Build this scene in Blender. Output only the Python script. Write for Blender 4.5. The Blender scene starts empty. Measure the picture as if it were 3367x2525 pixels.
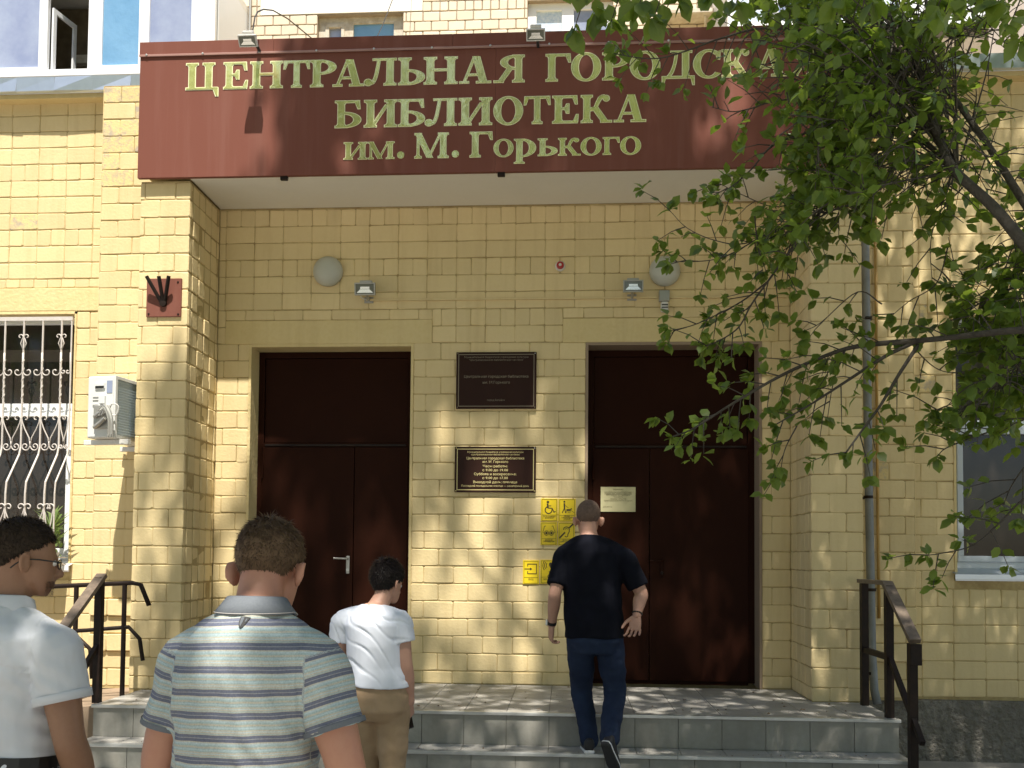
import bpy, bmesh, math, random
import numpy as np
from mathutils import Vector, Matrix, noise as mnoise
from mathutils.geometry import delaunay_2d_cdt

random.seed(7)
rng = np.random.default_rng(7)
SC = bpy.context.scene
COL = SC.collection
R = math.radians

# ------------------------------------------------------------------ camera, sky, sun, exposure
PW, PH = 3367, 2525
YAW, PITCH, ROLL, SHIFT, DIST, CAMZ, FOC = 0.0615, 0.0380, 0.0085, 453.9, 7.815, 1.108, 2966.6
_fw = Vector((-math.sin(YAW)*math.cos(PITCH), math.cos(YAW)*math.cos(PITCH), math.sin(PITCH)))
_rt = Vector((math.cos(YAW), math.sin(YAW), 0)); _up = _rt.cross(_fw)
CAM = Vector((0, -DIST, CAMZ))
_c, _s = math.cos(ROLL), math.sin(ROLL)
_rx = _rt*_c + _up*_s
_ry = _up*_c - _rt*_s
cd = bpy.data.cameras.new('camera'); co = bpy.data.objects.new('camera', cd); COL.objects.link(co)
m4 = Matrix.Identity(4)
for i in range(3):
    m4[i][0] = _rx[i]; m4[i][1] = _ry[i]; m4[i][2] = -_fw[i]; m4[i][3] = CAM[i]
co.matrix_world = m4
cd.sensor_fit = 'HORIZONTAL'; cd.sensor_width = 36; cd.lens = 36*FOC/PW
cd.shift_y = SHIFT/PW; cd.clip_start = 0.05; cd.clip_end = 500
SC.camera = co

SUN_EL, SUN_AZ = 65.5, 7.0                        # elevation; degrees to the right of the facade normal
W = bpy.data.worlds.new('World'); SC.world = W; W.use_nodes = True
nt = W.node_tree
sky = nt.nodes.new('ShaderNodeTexSky'); sky.sky_type = 'NISHITA'; sky.sun_disc = False
sky.sun_elevation = R(SUN_EL); sky.sun_rotation = R(180-SUN_AZ); sky.air_density = 1.0; sky.dust_density = 1.5
bg = nt.nodes['Background']; bg.inputs[1].default_value = 0.09
nt.links.new(sky.outputs[0], bg.inputs[0])
ld = bpy.data.lights.new('sun', 'SUN'); ld.energy = 5.0; ld.angle = R(0.53); ld.color = (1.0, 0.94, 0.84)
lo = bpy.data.objects.new('sun', ld); COL.objects.link(lo)
SUNDIR = Vector((math.sin(R(SUN_AZ))*math.cos(R(SUN_EL)), -math.cos(R(SUN_AZ))*math.cos(R(SUN_EL)), math.sin(R(SUN_EL))))
lo.rotation_euler = SUNDIR.to_track_quat('Z', 'Y').to_euler(); lo.location = (2, -8, 20)
vs = SC.view_settings; vs.view_transform = 'Standard'; vs.look = 'None'; vs.gamma = 1; vs.exposure = 0.83
try: vs.use_curve_mapping = False
except Exception: pass
SC.cycles.max_bounces = 8; SC.cycles.diffuse_bounces = 4; SC.cycles.glossy_bounces = 3
SC.cycles.transparent_max_bounces = 8; SC.cycles.sample_clamp_indirect = 6; SC.cycles.use_denoising = True

def ray(x, y):
    u = (x-PW/2)/FOC; v = -(y-(PH/2+SHIFT))/FOC
    return _fw + _rx*u + _ry*v
def atY(x, y, Y):
    d = ray(x, y); return CAM + d*((Y+DIST)/d.y)
def proj(P):
    d = P-CAM; z = d.dot(_fw)
    return (PW/2+FOC*d.dot(_rx)/z, PH/2+SHIFT-FOC*d.dot(_ry)/z, z)

# ------------------------------------------------------------------ materials
def mat(name, col, rough=0.6, metal=0.0, noise=None, bump=None, rand=0.0, spec=None, col2=None, trans=None, space='pos', coat=0, island=0.0, sharp=(.3, .7), streak=None):
    m = bpy.data.materials.new(name); m.use_nodes = True
    t = m.node_tree; b = t.nodes['Principled BSDF']
    b.inputs['Roughness'].default_value = rough; b.inputs['Metallic'].default_value = metal
    if spec is not None: b.inputs['Specular IOR Level'].default_value = spec
    if coat: b.inputs['Coat Weight'].default_value = coat
    c4 = (*col, 1); b.inputs['Base Color'].default_value = c4
    geo = t.nodes.new('ShaderNodeNewGeometry') if space == 'pos' else t.nodes.new('ShaderNodeTexCoord')
    P = geo.outputs['Position'] if space == 'pos' else geo.outputs['Object']
    out = None
    if noise or rand or island or streak:
        out = t.nodes.new('ShaderNodeRGB'); out.outputs[0].default_value = c4; out = out.outputs[0]
    if noise:
        for sc_, amt in (noise if isinstance(noise, list) else [noise]):
            n = t.nodes.new('ShaderNodeTexNoise'); n.inputs['Scale'].default_value = sc_; n.inputs['Detail'].default_value = 5
            n.inputs['Roughness'].default_value = .6
            t.links.new(P, n.inputs['Vector'])
            r = t.nodes.new('ShaderNodeMapRange'); r.inputs[1].default_value = sharp[0]; r.inputs[2].default_value = sharp[1]
            r.inputs[3].default_value = 0; r.inputs[4].default_value = amt
            t.links.new(n.outputs[0], r.inputs[0])
            mx = t.nodes.new('ShaderNodeMixRGB'); mx.blend_type = 'MIX'
            mx.inputs[2].default_value = (*(col2 or tuple(c*.55 for c in col)), 1)
            t.links.new(r.outputs[0], mx.inputs[0]); t.links.new(out, mx.inputs[1]); out = mx.outputs[0]
    if streak:
        mp = t.nodes.new('ShaderNodeMapping'); mp.inputs['Scale'].default_value = streak[0]; t.links.new(P, mp.inputs[0])
        n = t.nodes.new('ShaderNodeTexNoise'); n.inputs['Scale'].default_value = 1; n.inputs['Detail'].default_value = 6; n.inputs['Roughness'].default_value = .65
        t.links.new(mp.outputs[0], n.inputs['Vector'])
        r = t.nodes.new('ShaderNodeMapRange'); r.inputs[1].default_value = .48; r.inputs[2].default_value = .75; r.inputs[4].default_value = streak[1]
        t.links.new(n.outputs[0], r.inputs[0])
        mx = t.nodes.new('ShaderNodeMixRGB'); mx.inputs[2].default_value = (*streak[2], 1)
        t.links.new(r.outputs[0], mx.inputs[0]); t.links.new(out, mx.inputs[1]); out = mx.outputs[0]
    if rand:
        oi = t.nodes.new('ShaderNodeObjectInfo')
        r = t.nodes.new('ShaderNodeMapRange'); r.inputs[3].default_value = 1-rand; r.inputs[4].default_value = 1+rand
        t.links.new(oi.outputs['Random'], r.inputs[0])
        mx = t.nodes.new('ShaderNodeVectorMath'); mx.operation = 'SCALE'
        t.links.new(out, mx.inputs[0]); t.links.new(r.outputs[0], mx.inputs['Scale']); out = mx.outputs[0]
    if island:
        r = t.nodes.new('ShaderNodeMapRange'); r.inputs[3].default_value = 1-island; r.inputs[4].default_value = 1+island
        g2 = t.nodes.new('ShaderNodeNewGeometry'); t.links.new(g2.outputs['Random Per Island'], r.inputs[0])
        mx = t.nodes.new('ShaderNodeVectorMath'); mx.operation = 'SCALE'
        t.links.new(out, mx.inputs[0]); t.links.new(r.outputs[0], mx.inputs['Scale']); out = mx.outputs[0]
    if out is not None: t.links.new(out, b.inputs['Base Color'])
    if bump:
        n = t.nodes.new('ShaderNodeTexNoise'); n.inputs['Scale'].default_value = bump[0]; n.inputs['Detail'].default_value = 6
        t.links.new(P, n.inputs['Vector'])
        bp = t.nodes.new('ShaderNodeBump'); bp.inputs['Strength'].default_value = bump[1]; bp.inputs['Distance'].default_value = bump[2] if len(bump) > 2 else .01
        t.links.new(n.outputs[0], bp.inputs['Height']); t.links.new(bp.outputs[0], b.inputs['Normal'])
    if trans:
        tr = t.nodes.new('ShaderNodeBsdfTranslucent'); tr.inputs[0].default_value = (*trans, 1)
        mx = t.nodes.new('ShaderNodeMixShader'); mx.inputs[0].default_value = .42
        t.links.new(b.outputs[0], mx.inputs[1]); t.links.new(tr.outputs[0], mx.inputs[2])
        t.links.new(mx.outputs[0], t.nodes['Material Output'].inputs[0])
    return m

M = {}
M['paint'] = mat('yellow_paint', (.755, .615, .350), .75, streak=((7, 7, .55), .45, (.56, .42, .21)), noise=[(1.6, .35), (26, .28)], bump=(45, .45, .005), rand=.06, col2=(.67, .52, .27), spec=.15)
M['joint'] = mat('painted_joint', (.66, .525, .265), .85, noise=[(3.5, .9), (30, .45)], bump=(60, .5, .005), col2=(.30, .21, .095), spec=.1)
M['worn'] = mat('worn_paint', (.71, .565, .28), .8, noise=[(7, .85), (34, .5)], bump=(60, .6, .006), rand=.05, col2=(.42, .36, .30), spec=.15, sharp=(.50, .62))
M['plaster'] = mat('painted_plaster', (.74, .605, .33), .75, streak=((7, 7, .55), .4, (.56, .42, .21)), noise=[(3, .3), (30, .3)], bump=(30, .5, .010), col2=(.61, .46, .19), spec=.2)
M['beige'] = mat('beige_ceramic_brick', (.70, .60, .46), .6, noise=[(4, .4), (30, .3)], rand=.08, col2=(.62, .50, .36))
M['greyjoint'] = mat('cement_joint', (.34, .27, .19), .9, noise=(12, .6))
M['concrete'] = mat('rough_concrete', (.29, .27, .235), .95, noise=[(3, .6), (24, .8)], bump=(22, 1.0, .05), col2=(.14, .13, .11), spec=.1)
M['sign'] = mat('brown_sheet_metal', (.200, .076, .056), .5, streak=((9, 9, .5), .35, (.27, .135, .11)), noise=[(1.5, .25), (40, .08)], col2=(.18, .068, .05), spec=.10)
M['lip'] = mat('pale_brown_lip', (.36, .20, .17), .35, spec=.5)
M['soffit'] = mat('white_soffit_panel', (.84, .81, .74), .6, noise=[(2, .3), (25, .2)], col2=(.74, .70, .62))
M['door'] = mat('dark_brown_door', (.027, .0088, .005), .42, streak=((3, 3, 1.2), .25, (.034, .013, .008)), noise=[(2.2, .5), (30, .2)], col2=(.018, .006, .0035), spec=.04)
M['doorframe'] = mat('door_trim', (.30, .22, .15), .7)
M['gold'] = mat('gold_mirror_letter', (.95, .92, .42), .10, .70, noise=[(5, .4)], bump=(4.5, .20, .05), col2=(.88, .88, .34))
M['goldrim'] = mat('pale_gold_rim', (.80, .82, .52), .45, .1)
M['plaque'] = mat('dark_brown_plaque', (.034, .016, .012), .32, spec=.08)
M['plaquegold'] = mat('plaque_gold_print', (.62, .52, .24), .45, .2)
M['plaquedim'] = mat('plaque_grey_print', (.20, .16, .11), .5)
M['white'] = mat('white_pvc', (.82, .83, .84), .35, noise=(6, .12), col2=(.66, .66, .66))
M['greypvc'] = mat('grey_pvc', (.50, .55, .60), .4)
M['galv'] = mat('galvanised_steel', (.62, .68, .74), .32, .75, noise=[(3, .5), (16, .3)], col2=(.45, .50, .56))
M['glassdark'] = mat('dark_glass', (.030, .024, .020), .06, spec=.5, noise=(5, .3))
M['glassblue'] = mat('blue_film_glass', (.14, .30, .48), .10, noise=[(1.7, .5)], bump=(10, .25, .02), col2=(.26, .46, .66), spec=.5)
M['glassgrey'] = mat('curtained_glass', (.24, .28, .42), .08, noise=[(2.2, .7)], col2=(.40, .45, .56), spec=.5)
M['lace'] = mat('lace_curtain_glass', (.42, .55, .72), .15, noise=[(22, 1.0)], col2=(.75, .80, .84))
M['oldwood'] = mat('weathered_white_wood', (.62, .57, .48), .75, noise=[(12, .8)], col2=(.38, .30, .20))
M['grille'] = mat('pale_grey_bar', (.60, .56, .53), .5, noise=(30, .4), col2=(.42, .36, .32))
M['darkmetal'] = mat('dark_brown_rail', (.012, .008, .007), .5, noise=[(20, .7)], col2=(.03, .016, .010), spec=.2)
M['railtop'] = mat('worn_rail_top', (.10, .075, .055), .45, noise=[(25, .9)], col2=(.20, .15, .11), bump=(60, .3, .003))
M['tile'] = mat('grey_stone_tile', (.44, .425, .39), .5, streak=((1.3, 3.0, 3), .7, (.27, .25, .22)), noise=[(5, .55), (40, .35)], rand=.08, col2=(.28, .265, .235), bump=(80, .12, .004))
M['riser'] = mat('grey_riser_tile', (.34, .33, .295), .55, streak=((5, 5, 1.2), .6, (.20, .185, .155)), noise=[(4, .6), (30, .4)], rand=.09, col2=(.21, .20, .175))
M['grout'] = mat('tile_grout', (.16, .15, .13), .9)
M['nosing'] = mat('aluminium_nosing', (.62, .63, .62), .35, .6, noise=(9, .5), col2=(.42, .42, .40))
M['asphalt'] = mat('paving_asphalt', (.42, .39, .34), .9, noise=[(1.2, .4), (60, .4)], bump=(120, .5, .01))
M['pipe'] = mat('blue_grey_pipe', (.27, .29, .30), .5, noise=(8, .6), col2=(.13, .145, .16), spec=.3)
M['gas'] = mat('yellow_gas_pipe', (.45, .28, .07), .45, noise=(14, .5), col2=(.35, .18, .04))
M['lampglass'] = mat('opal_lamp_glass', (.52, .52, .45), .35, noise=(8, .3), col2=(.42, .42, .35))
M['alu'] = mat('grey_aluminium', (.42, .41, .38), .4, .6)
M['black'] = mat('black_plastic', (.012, .012, .012), .4)
M['reflector'] = mat('lamp_reflector', (.78, .78, .76), .18, .9)
M['lampfront'] = mat('lamp_glass', (.12, .13, .10), .08, spec=.6)
M['red'] = mat('red_plastic', (.42, .02, .02), .3)
M['whiteplastic'] = mat('white_plastic', (.70, .69, .66), .45, noise=(8, .2))
M['yellowsign'] = mat('yellow_sticker', (.84, .62, .012), .4, noise=(6, .2), col2=(.80, .52, .01))
M['signink'] = mat('dark_print', (.05, .032, .01), .5)
M['paper'] = mat('cream_paper', (.62, .57, .33), .7, noise=(10, .25))
M['ink'] = mat('grey_print', (.22, .19, .10), .8)
M['accase'] = mat('ac_white_casing', (.70, .71, .70), .42, noise=(6, .25), col2=(.58, .58, .55))
M['coil'] = mat('ac_coil', (.40, .47, .51), .5)
M['rope'] = mat('grey_insulation', (.52, .52, .48), .8, noise=(30, .6))
M['bark'] = mat('tree_bark', (.055, .045, .036), .9, noise=[(14, .8)], col2=(.095, .085, .068), bump=(30, .9, .02))
M['leaf'] = mat('green_leaf', (.095, .145, .028), .42, island=.4, trans=(.36, .50, .05), noise=(3, .5), col2=(.060, .115, .026))
M['leaf2'] = mat('green_foliage', (.08, .13, .022), .5, trans=(.30, .42, .05), noise=(2.2, .6), col2=(.045, .09, .016))
M['farleaf'] = mat('far_foliage', (.09, .14, .025), .6, trans=(.36, .48, .07), noise=(.6, .7), col2=(.045, .08, .018))
M['dryleaf'] = mat('dry_leaf', (.16, .10, .05), .8)
M['plant'] = mat('houseplant_leaf', (.13, .22, .06), .5, trans=(.25, .35, .08), noise=(12, .6), col2=(.35, .40, .18))
M['pot'] = mat('glazed_pot', (.55, .58, .58), .3, noise=(9, .4))
M['cable'] = mat('black_cable', (.03, .03, .03), .6)

# ------------------------------------------------------------------ mesh helpers
class MB:
    def __init__(s): s.v, s.f = [], []
    def add(s, verts, faces):
        o = len(s.v); s.v += [tuple(p) for p in verts]; s.f += [tuple(i+o for i in f) for f in faces]; return s
    def box(s, x0, x1, y0, y1, z0, z1, b=0.0, mtx=None):
        if x0 > x1: x0, x1 = x1, x0
        if y0 > y1: y0, y1 = y1, y0
        if z0 > z1: z0, z1 = z1, z0
        if b <= 0:
            V = [Vector((x, y, z)) for x in (x0, x1) for y in (y0, y1) for z in (z0, z1)]
            F = [(0, 1, 3, 2), (4, 6, 7, 5), (0, 4, 5, 1), (2, 3, 7, 6), (0, 2, 6, 4), (1, 5, 7, 3)]
        else:
            b = min(b, (x1-x0)*.45, (y1-y0)*.45, (z1-z0)*.45)
            bm = bmesh.new(); r = bmesh.ops.create_cube(bm, size=1)
            bmesh.ops.scale(bm, vec=(x1-x0, y1-y0, z1-z0), verts=bm.verts)
            bmesh.ops.translate(bm, vec=((x0+x1)/2, (y0+y1)/2, (z0+z1)/2), verts=bm.verts)
            bmesh.ops.bevel(bm, geom=list(bm.edges), offset=b, segments=2, profile=.5, affect='EDGES')
            bm.verts.index_update(); V = [v.co.copy() for v in bm.verts]; F = [[v.index for v in f.verts] for f in bm.faces]; bm.free()
        if mtx is not None: V = [mtx @ p for p in V]
        return s.add(V, F)
    def tube(s, pts, rad, n=8, caps=True, sq=False, flat=1.0):
        V, F = loft_path(pts, rad, n, caps, sq, flat); return s.add(V, F)
    def lathe(s, prof, n=24, mtx=None):
        V, F = [], []
        for r, z in prof:
            for k in range(n):
                a = 2*math.pi*k/n; V.append(Vector((r*math.cos(a), r*math.sin(a), z)))
        m = len(prof)
        for i in range(m-1):
            for k in range(n):
                k2 = (k+1) % n; F.append((i*n+k, i*n+k2, (i+1)*n+k2, (i+1)*n+k))
        F.append(tuple(range(n))[::-1]); F.append(tuple((m-1)*n+k for k in range(n)))
        if mtx is not None: V = [mtx @ p for p in V]
        return s.add(V, F)
    def build(s, name, mt, parent=None, smooth=False, loc=None):
        me = bpy.data.meshes.new(name); me.from_pydata(s.v, [], s.f); me.materials.append(mt)
        if smooth: me.polygons.foreach_set('use_smooth', [True]*len(me.polygons))
        return link(name, me, parent, loc)

def link(name, me, parent=None, loc=None):
    o = bpy.data.objects.new(name, me); COL.objects.link(o)
    if parent is not None: o.parent = parent
    if loc is not None: o.location = loc
    return o

def frames(pts):
    n = len(pts); T = []
    for i in range(n):
        a = pts[max(i-1, 0)]; b = pts[min(i+1, n-1)]; d = b-a
        T.append(d.normalized() if d.length > 1e-9 else Vector((0, 0, 1)))
    u = Vector((0, 0, 1)) if abs(T[0].z) < .9 else Vector((1, 0, 0))
    u = (u-T[0]*u.dot(T[0])).normalized(); U = [u]
    for i in range(1, n):
        u = U[-1]; u = u-T[i]*u.dot(T[i])
        if u.length < 1e-6: u = T[i].orthogonal()
        U.append(u.normalized())
    return T, U

def loft_path(pts, rad, n=8, caps=True, sq=False, flat=1.0):
    pts = [Vector(p) for p in pts]; T, U = frames(pts)
    if not hasattr(rad, '__len__'): rad = [rad]*len(pts)
    V, F = [], []
    for p, t, u, r in zip(pts, T, U, rad):
        w = t.cross(u)
        for k in range(n):
            a = 2*math.pi*(k+(.5 if sq else 0))/n
            rr = r*(1.414 if sq else 1)
            V.append(p+u*(rr*math.cos(a))+w*(rr*flat*math.sin(a)))
    for i in range(len(pts)-1):
        for k in range(n):
            k2 = (k+1) % n; F.append((i*n+k, i*n+k2, (i+1)*n+k2, (i+1)*n+k))
    if caps:
        F.append(tuple(range(n))[::-1]); F.append(tuple((len(pts)-1)*n+k for k in range(n)))
    return V, F

def catmull(pts, per=6):
    pts = [Vector(p) for p in pts]
    if len(pts) < 3: return [pts[0].lerp(pts[-1], i/per) for i in range(per+1)]
    P = [pts[0]*2-pts[1]]+pts+[pts[-1]*2-pts[-2]]; out = []
    for i in range(1, len(P)-2):
        for k in range(per):
            t = k/per; a, b, c, d = P[i-1], P[i], P[i+1], P[i+2]
            out.append(.5*((2*b)+(c-a)*t+(2*a-5*b+4*c-d)*t*t+(3*b-a-3*c+d)*t**3))
    out.append(pts[-1]); return out

def thing(name, label, cat, loc=(0, 0, 0), group=None, kind='thing'):
    o = bpy.data.objects.new(name, None); COL.objects.link(o); o.location = loc; o.empty_display_size = .1
    o['label'] = label; o['category'] = cat; o['kind'] = kind
    if group: o['group'] = group
    return o
def tag(o, label, cat, group=None, kind='thing'):
    o['label'] = label; o['category'] = cat; o['kind'] = kind
    if group: o['group'] = group
    return o
def structure(o): o['kind'] = 'structure'; return o

def union2d(polys):
    V, F = [], []
    for p in polys:
        a = sum(p[i][0]*p[(i+1) % len(p)][1]-p[(i+1) % len(p)][0]*p[i][1] for i in range(len(p)))
        if a < 0: p = p[::-1]
        F.append(list(range(len(V), len(V)+len(p)))); V += [Vector(q[:2]) for q in p]
    r = delaunay_2d_cdt(V, [], F, 0, 1e-6)
    tris = [t for t, o in zip(r[2], r[5]) if len(o)]
    return r[0], tris
def flat_mesh(polys, thick, fmap):
    """union of 2-D polygons, extruded by thick; fmap(x, y, h) gives the point at height h above the plane"""
    v, tris = union2d(polys)
    ed = {}
    for t in tris:
        for i in range(3):
            e = (t[i], t[(i+1) % 3]); ed[e] = 1
    n = len(v)
    V = [fmap(p.x, p.y, thick) for p in v]+[fmap(p.x, p.y, 0) for p in v]
    F = [tuple(t) for t in tris]
    for a, b in ed:
        if (b, a) not in ed: F.append((a, a+n, b+n, b))
    return V, F
def wallmap(x0, z0, sx, sz, y0):            # facade-facing plane: x right, z up, thickness towards the viewer
    return lambda x, y, h: Vector((x0+x*sx, y0-h, z0+y*sz))

def ring(cx, cy, ro, ri, a0=0, a1=360, n=28, ry=None, riy=None):
    ry = ry or ro; riy = riy or ri; out = []
    for k in range(n):
        A, B = R(a0+(a1-a0)*k/n), R(a0+(a1-a0)*(k+1)/n)
        out.append([(cx+ro*math.cos(A), cy+ry*math.sin(A)), (cx+ro*math.cos(B), cy+ry*math.sin(B)), (cx+ri*math.cos(B), cy+riy*math.sin(B)), (cx+ri*math.cos(A), cy+riy*math.sin(A))])
    return out
def disc(cx, cy, r, n=20, ry=None):
    ry = ry or r
    return [[(cx+r*math.cos(2*math.pi*k/n), cy+ry*math.sin(2*math.pi*k/n)) for k in range(n)]]
def rect(x0, y0, x1, y1): return [[(x0, y0), (x1, y0), (x1, y1), (x0, y1)]]
def bar(x0, y0, x1, y1, w):
    d = Vector((x1-x0, y1-y0)); n = Vector((-d.y, d.x)).normalized()*(w/2)
    return [[(x0+n.x, y0+n.y), (x0-n.x, y0-n.y), (x1-n.x, y1-n.y), (x1+n.x, y1+n.y)]]

def text_part(s, name, size, cx, z, y, mt, parent, width=None, bold=0.0):
    c = bpy.data.curves.new('text', 'FONT'); c.body = s; c.align_x = 'CENTER'; c.size = size; c.offset = bold*size; c.resolution_u = 2
    o = bpy.data.objects.new('text', c); COL.objects.link(o)
    dg = bpy.context.evaluated_depsgraph_get(); me = bpy.data.meshes.new_from_object(o.evaluated_get(dg))
    bpy.data.objects.remove(o)
    xs = [v.co.x for v in me.vertices]; k = 1.0
    if width and xs: k = width/(max(xs)-min(xs))
    for v in me.vertices: v.co = Vector((v.co.x*k, 0, v.co.y))
    me.materials.clear(); me.materials.append(mt); me.name = name
    ob = link(name, me, parent); ob.location = (cx, y, z); return ob

# ------------------------------------------------------------------ ground
g = MB(); g.add([(-150, -150, -.56), (150, -150, -.56), (150, 60, -.56), (-150, 60, -.56)], [(0, 1, 2, 3)])
structure(g.build('ground', M['asphalt']))

# ------------------------------------------------------------------ brickwork
CS, ZG, BL = .151, 3.281-.151*30, .26          # course height, grid origin, stretcher module
JT = .008
def brick_mesh(L, H, D, seed, wob=.004):
    r = random.Random(seed); w = lambda a=wob: r.uniform(-a, a)
    c = .009
    base = [(c, 0), (L-c, 0), (L, c), (L, H-c), (L-c, H), (c, H), (0, H-c), (0, c)]
    base = [(x+w(.0035), z+w(.0035)) for x, z in base]
    cx, cz = L/2, H/2; ins = .0055
    front = [(cx+(x-cx)*(1-2*ins/L)+w(.0015), cz+(z-cz)*(1-2*ins/H)+w(.0015)) for x, z in base]
    V = [(x, 0+w(.0012), z) for x, z in front]+[(x, .0032+abs(w(.0012)), z) for x, z in base]+[(x, D, z) for x, z in base]
    F = [tuple(range(8))]
    for i in range(8):
        j = (i+1) % 8; F.append((i, 8+i, 8+j, j)); F.append((8+i, 16+i, 16+j, 8+j))
    me = bpy.data.meshes.new('brick'); me.from_pydata(V, [], F); return me
_bm = {}
def bricks(parent, length, origin, xdir, rects=(), zr=(0, 4.2), cs=CS, zg=ZG, mt='paint', phase=0.0, header_rows=None, mod=BL, out=.0, pick=None, joint=JT, depth=.03, pro=None, protr=.0016, vj=.5, stack=None):
    """lay bricks along xdir from origin; rects are openings in (s, z); faces look along xdir x up"""
    ang = math.atan2(xdir[1], xdir[0]); cnt = 0
    nrm = Vector((xdir[1], -xdir[0], 0))       # outward
    k0 = int(math.floor((zr[0]-zg)/cs)); k1 = int(math.ceil((zr[1]-zg)/cs))
    for k in range(k0, k1):
        za, zb = zg+k*cs, zg+(k+1)*cs
        a, b = max(za, zr[0]), min(zb, zr[1])
        if b-a < .03: continue
        ivs = [(0.0, length)]
        for (s0, s1, q0, q1) in rects:
            if q0 < b-.012 and q1 > a+.012:
                nv = []
                for i0, i1 in ivs:
                    if s1 <= i0 or s0 >= i1: nv.append((i0, i1)); continue
                    if s0 > i0: nv.append((i0, s0))
                    if s1 < i1: nv.append((s1, i1))
                ivs = nv
        hr = header_rows(k) if header_rows else (k % 6 == 2)
        step = mod/2 if hr else mod
        off = phase+(0 if (k % 2 == 0 or hr or (stack and stack(k))) else mod/2)
        for i0, i1 in ivs:
            n0 = int(math.floor((i0-off)/step))
            s = off+n0*step
            edges = [i0]
            while s < i1-.035:
                if s > i0+.035: edges.append(s)
                s += step
            edges.append(i1)
            for e0, e1 in zip(edges, edges[1:]):
                L = e1-e0-joint*vj; H = b-a-joint
                if L < .012 or H < .012: continue
                cls = 'half' if L < .17 else 'full'
                L0 = .121 if cls == 'half' else .251
                H0 = .142
                key = (cls, random.randrange(7), mt)
                if key not in _bm:
                    _bm[key] = brick_mesh(L0, H0, .03, (100 if cls == "full" else 200)+key[1]); _bm[key].materials.append(M[mt])
                m2 = mt
                if pick: m2 = pick(e0, a) or mt
                me = _bm[key]
                if m2 != mt:
                    key2 = (cls, key[1], m2)
                    if key2 not in _bm:
                        _bm[key2] = me.copy(); _bm[key2].materials.clear(); _bm[key2].materials.append(M[m2])
                    me = _bm[key2]
                o = bpy.data.objects.new('brick', me); COL.objects.link(o); o.parent = parent
                pr = out+random.uniform(-protr, protr)+(pro(e0, a) if pro else 0)
                p = Vector((origin[0], origin[1], 0))+Vector((xdir[0], xdir[1], 0))*(e0+joint*vj/2)+nrm*pr
                o.location = (p.x, p.y, a+joint/2+random.uniform(-.0015, .0015))
                o.rotation_euler = (random.uniform(-.004, .004), random.uniform(-.006, .006), ang)
                o.scale = (L/L0, 1, H/H0); cnt += 1
    return cnt
# ------------------------------------------------------------------ entrance wall (between the pillars)
X0, X1 = -3.13, 1.90
DL, DR = (-2.838, -1.362), (.150, 1.657)
DZ, CEIL = 2.97, 4.20
ew = thing('brick_wall', 'shaded yellow painted brick wall behind the porch, with two tall dark doors', 'wall')
g = MB(); q = .0055
g.box(X0-.43, DL[0], q, .45, -.3, DZ); g.box(DL[1], DR[0], q, .45, -.3, DZ); g.box(DR[1], X1+.41, q, .45, -.3, DZ); g.box(X0-.43, X1+.41, q, .45, DZ, CEIL+.2); g.box(X0, X1, .30, .451, -.29, DZ+.01)  # rear slab added behind both doors so no sky light shows through
g.build('masonry', M['joint'], ew)
LT = [(-3.06, -1.20, 2.975, 3.186), (-.05, 1.80, 2.975, 3.186)]
for (a, b, z0, z1) in LT:
    MB().box(a, b, -.005, .03, z0, z1, .006).build('lintel', M['plaster'], ew)
rects = [(DL[0]-X0, DL[1]-X0, -1, DZ+.002), (DR[0]-X0, DR[1]-X0, -1, DZ+.002)]+[(a-X0, b-X0, z0, z1) for a, b, z0, z1 in LT]
nb = bricks(ew, X1-X0, (X0, 0), (1, 0), rects, (0.004, CEIL), header_rows=lambda k: k in (29, 32, 35), phase=.06, stack=lambda k: k >= 28)
for a, b, z0, z1 in LT: bricks(ew, b-a, (a, 0), (1, 0), (), (3.188, 3.2805), header_rows=lambda k: False, phase=.05)
# plastered door reveals
for (a, b) in (DL, DR):
    MB().box(a-.001, a+.022, -.004, .30, .002, DZ-.02).box(b-.022, b+.001, -.004, .30, .002, DZ-.02).box(a-.001, b+.001, -.004, .30, DZ-.02, DZ+.004).build('reveal', M['plaster'] if a < -1 else M['doorframe'], ew)

def make_door(a, b, zt, tr, split, handle_x, name_label):
    y = .17
    d = MB().box(a, b, y+.03, y+.09, zt-.055, zt).box(a, a+.055, y+.03, y+.09, .02, zt-.055).box(b-.055, b, y+.03, y+.09, .02, zt-.055).box(a+.055, b-.055, y+.03, y+.09, tr-.02, tr+.02)
    d.box(a+.055, b-.055, y+.03, y+.09, .0, .03)
    dr = d.build('door', M['door'], ew); dr['label'] = name_label
    MB().box(a+.058, b-.058, y+.045, y+.07, tr+.022, zt-.057, .004).build('transom_panel', M['door'], dr)
    MB().box(a+.05, split-.003, y+.018, y+.055, .03, tr-.022, .004).build('door_leaf', M['door'], dr)
    MB().box(split+.003, b-.05, y+.018, y+.055, .03, tr-.022, .004).build('door_leaf', M['door'], dr)
    h = MB().box(handle_x-.016, handle_x+.016, y+.008, y+.018, .94, 1.10, .006)
    h.tube([(handle_x, y+.016, 1.075), (handle_x, y-.045, 1.075), (handle_x-.012, y-.05, 1.075), (handle_x-.115, y-.05, 1.078)], .0085, 10)
    h.build('handle', M['alu'] if a < -1 else M['door'], dr)
    MB().box(a+.07, b-.07, y+.012, y+.03, tr-.012, tr+.006, .003).build('drip_strip', M['darkmetal'], dr)
    MB().lathe([(0, 0), (.014, 0), (.013, .006), (0, .007)], 12, Matrix.Translation((handle_x, y+.009, .975)) @ Matrix.Rotation(R(90), 4, 'X')).build('lock', M['nosing'] if a < -1 else M['darkmetal'], dr)
    for z in (.35, 1.05, 1.8):
        MB().tube([(a+.052, y+.012, z), (a+.052, y+.012, z+.12)], .011, 8).build('hinge', M['door'], dr)
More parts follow.
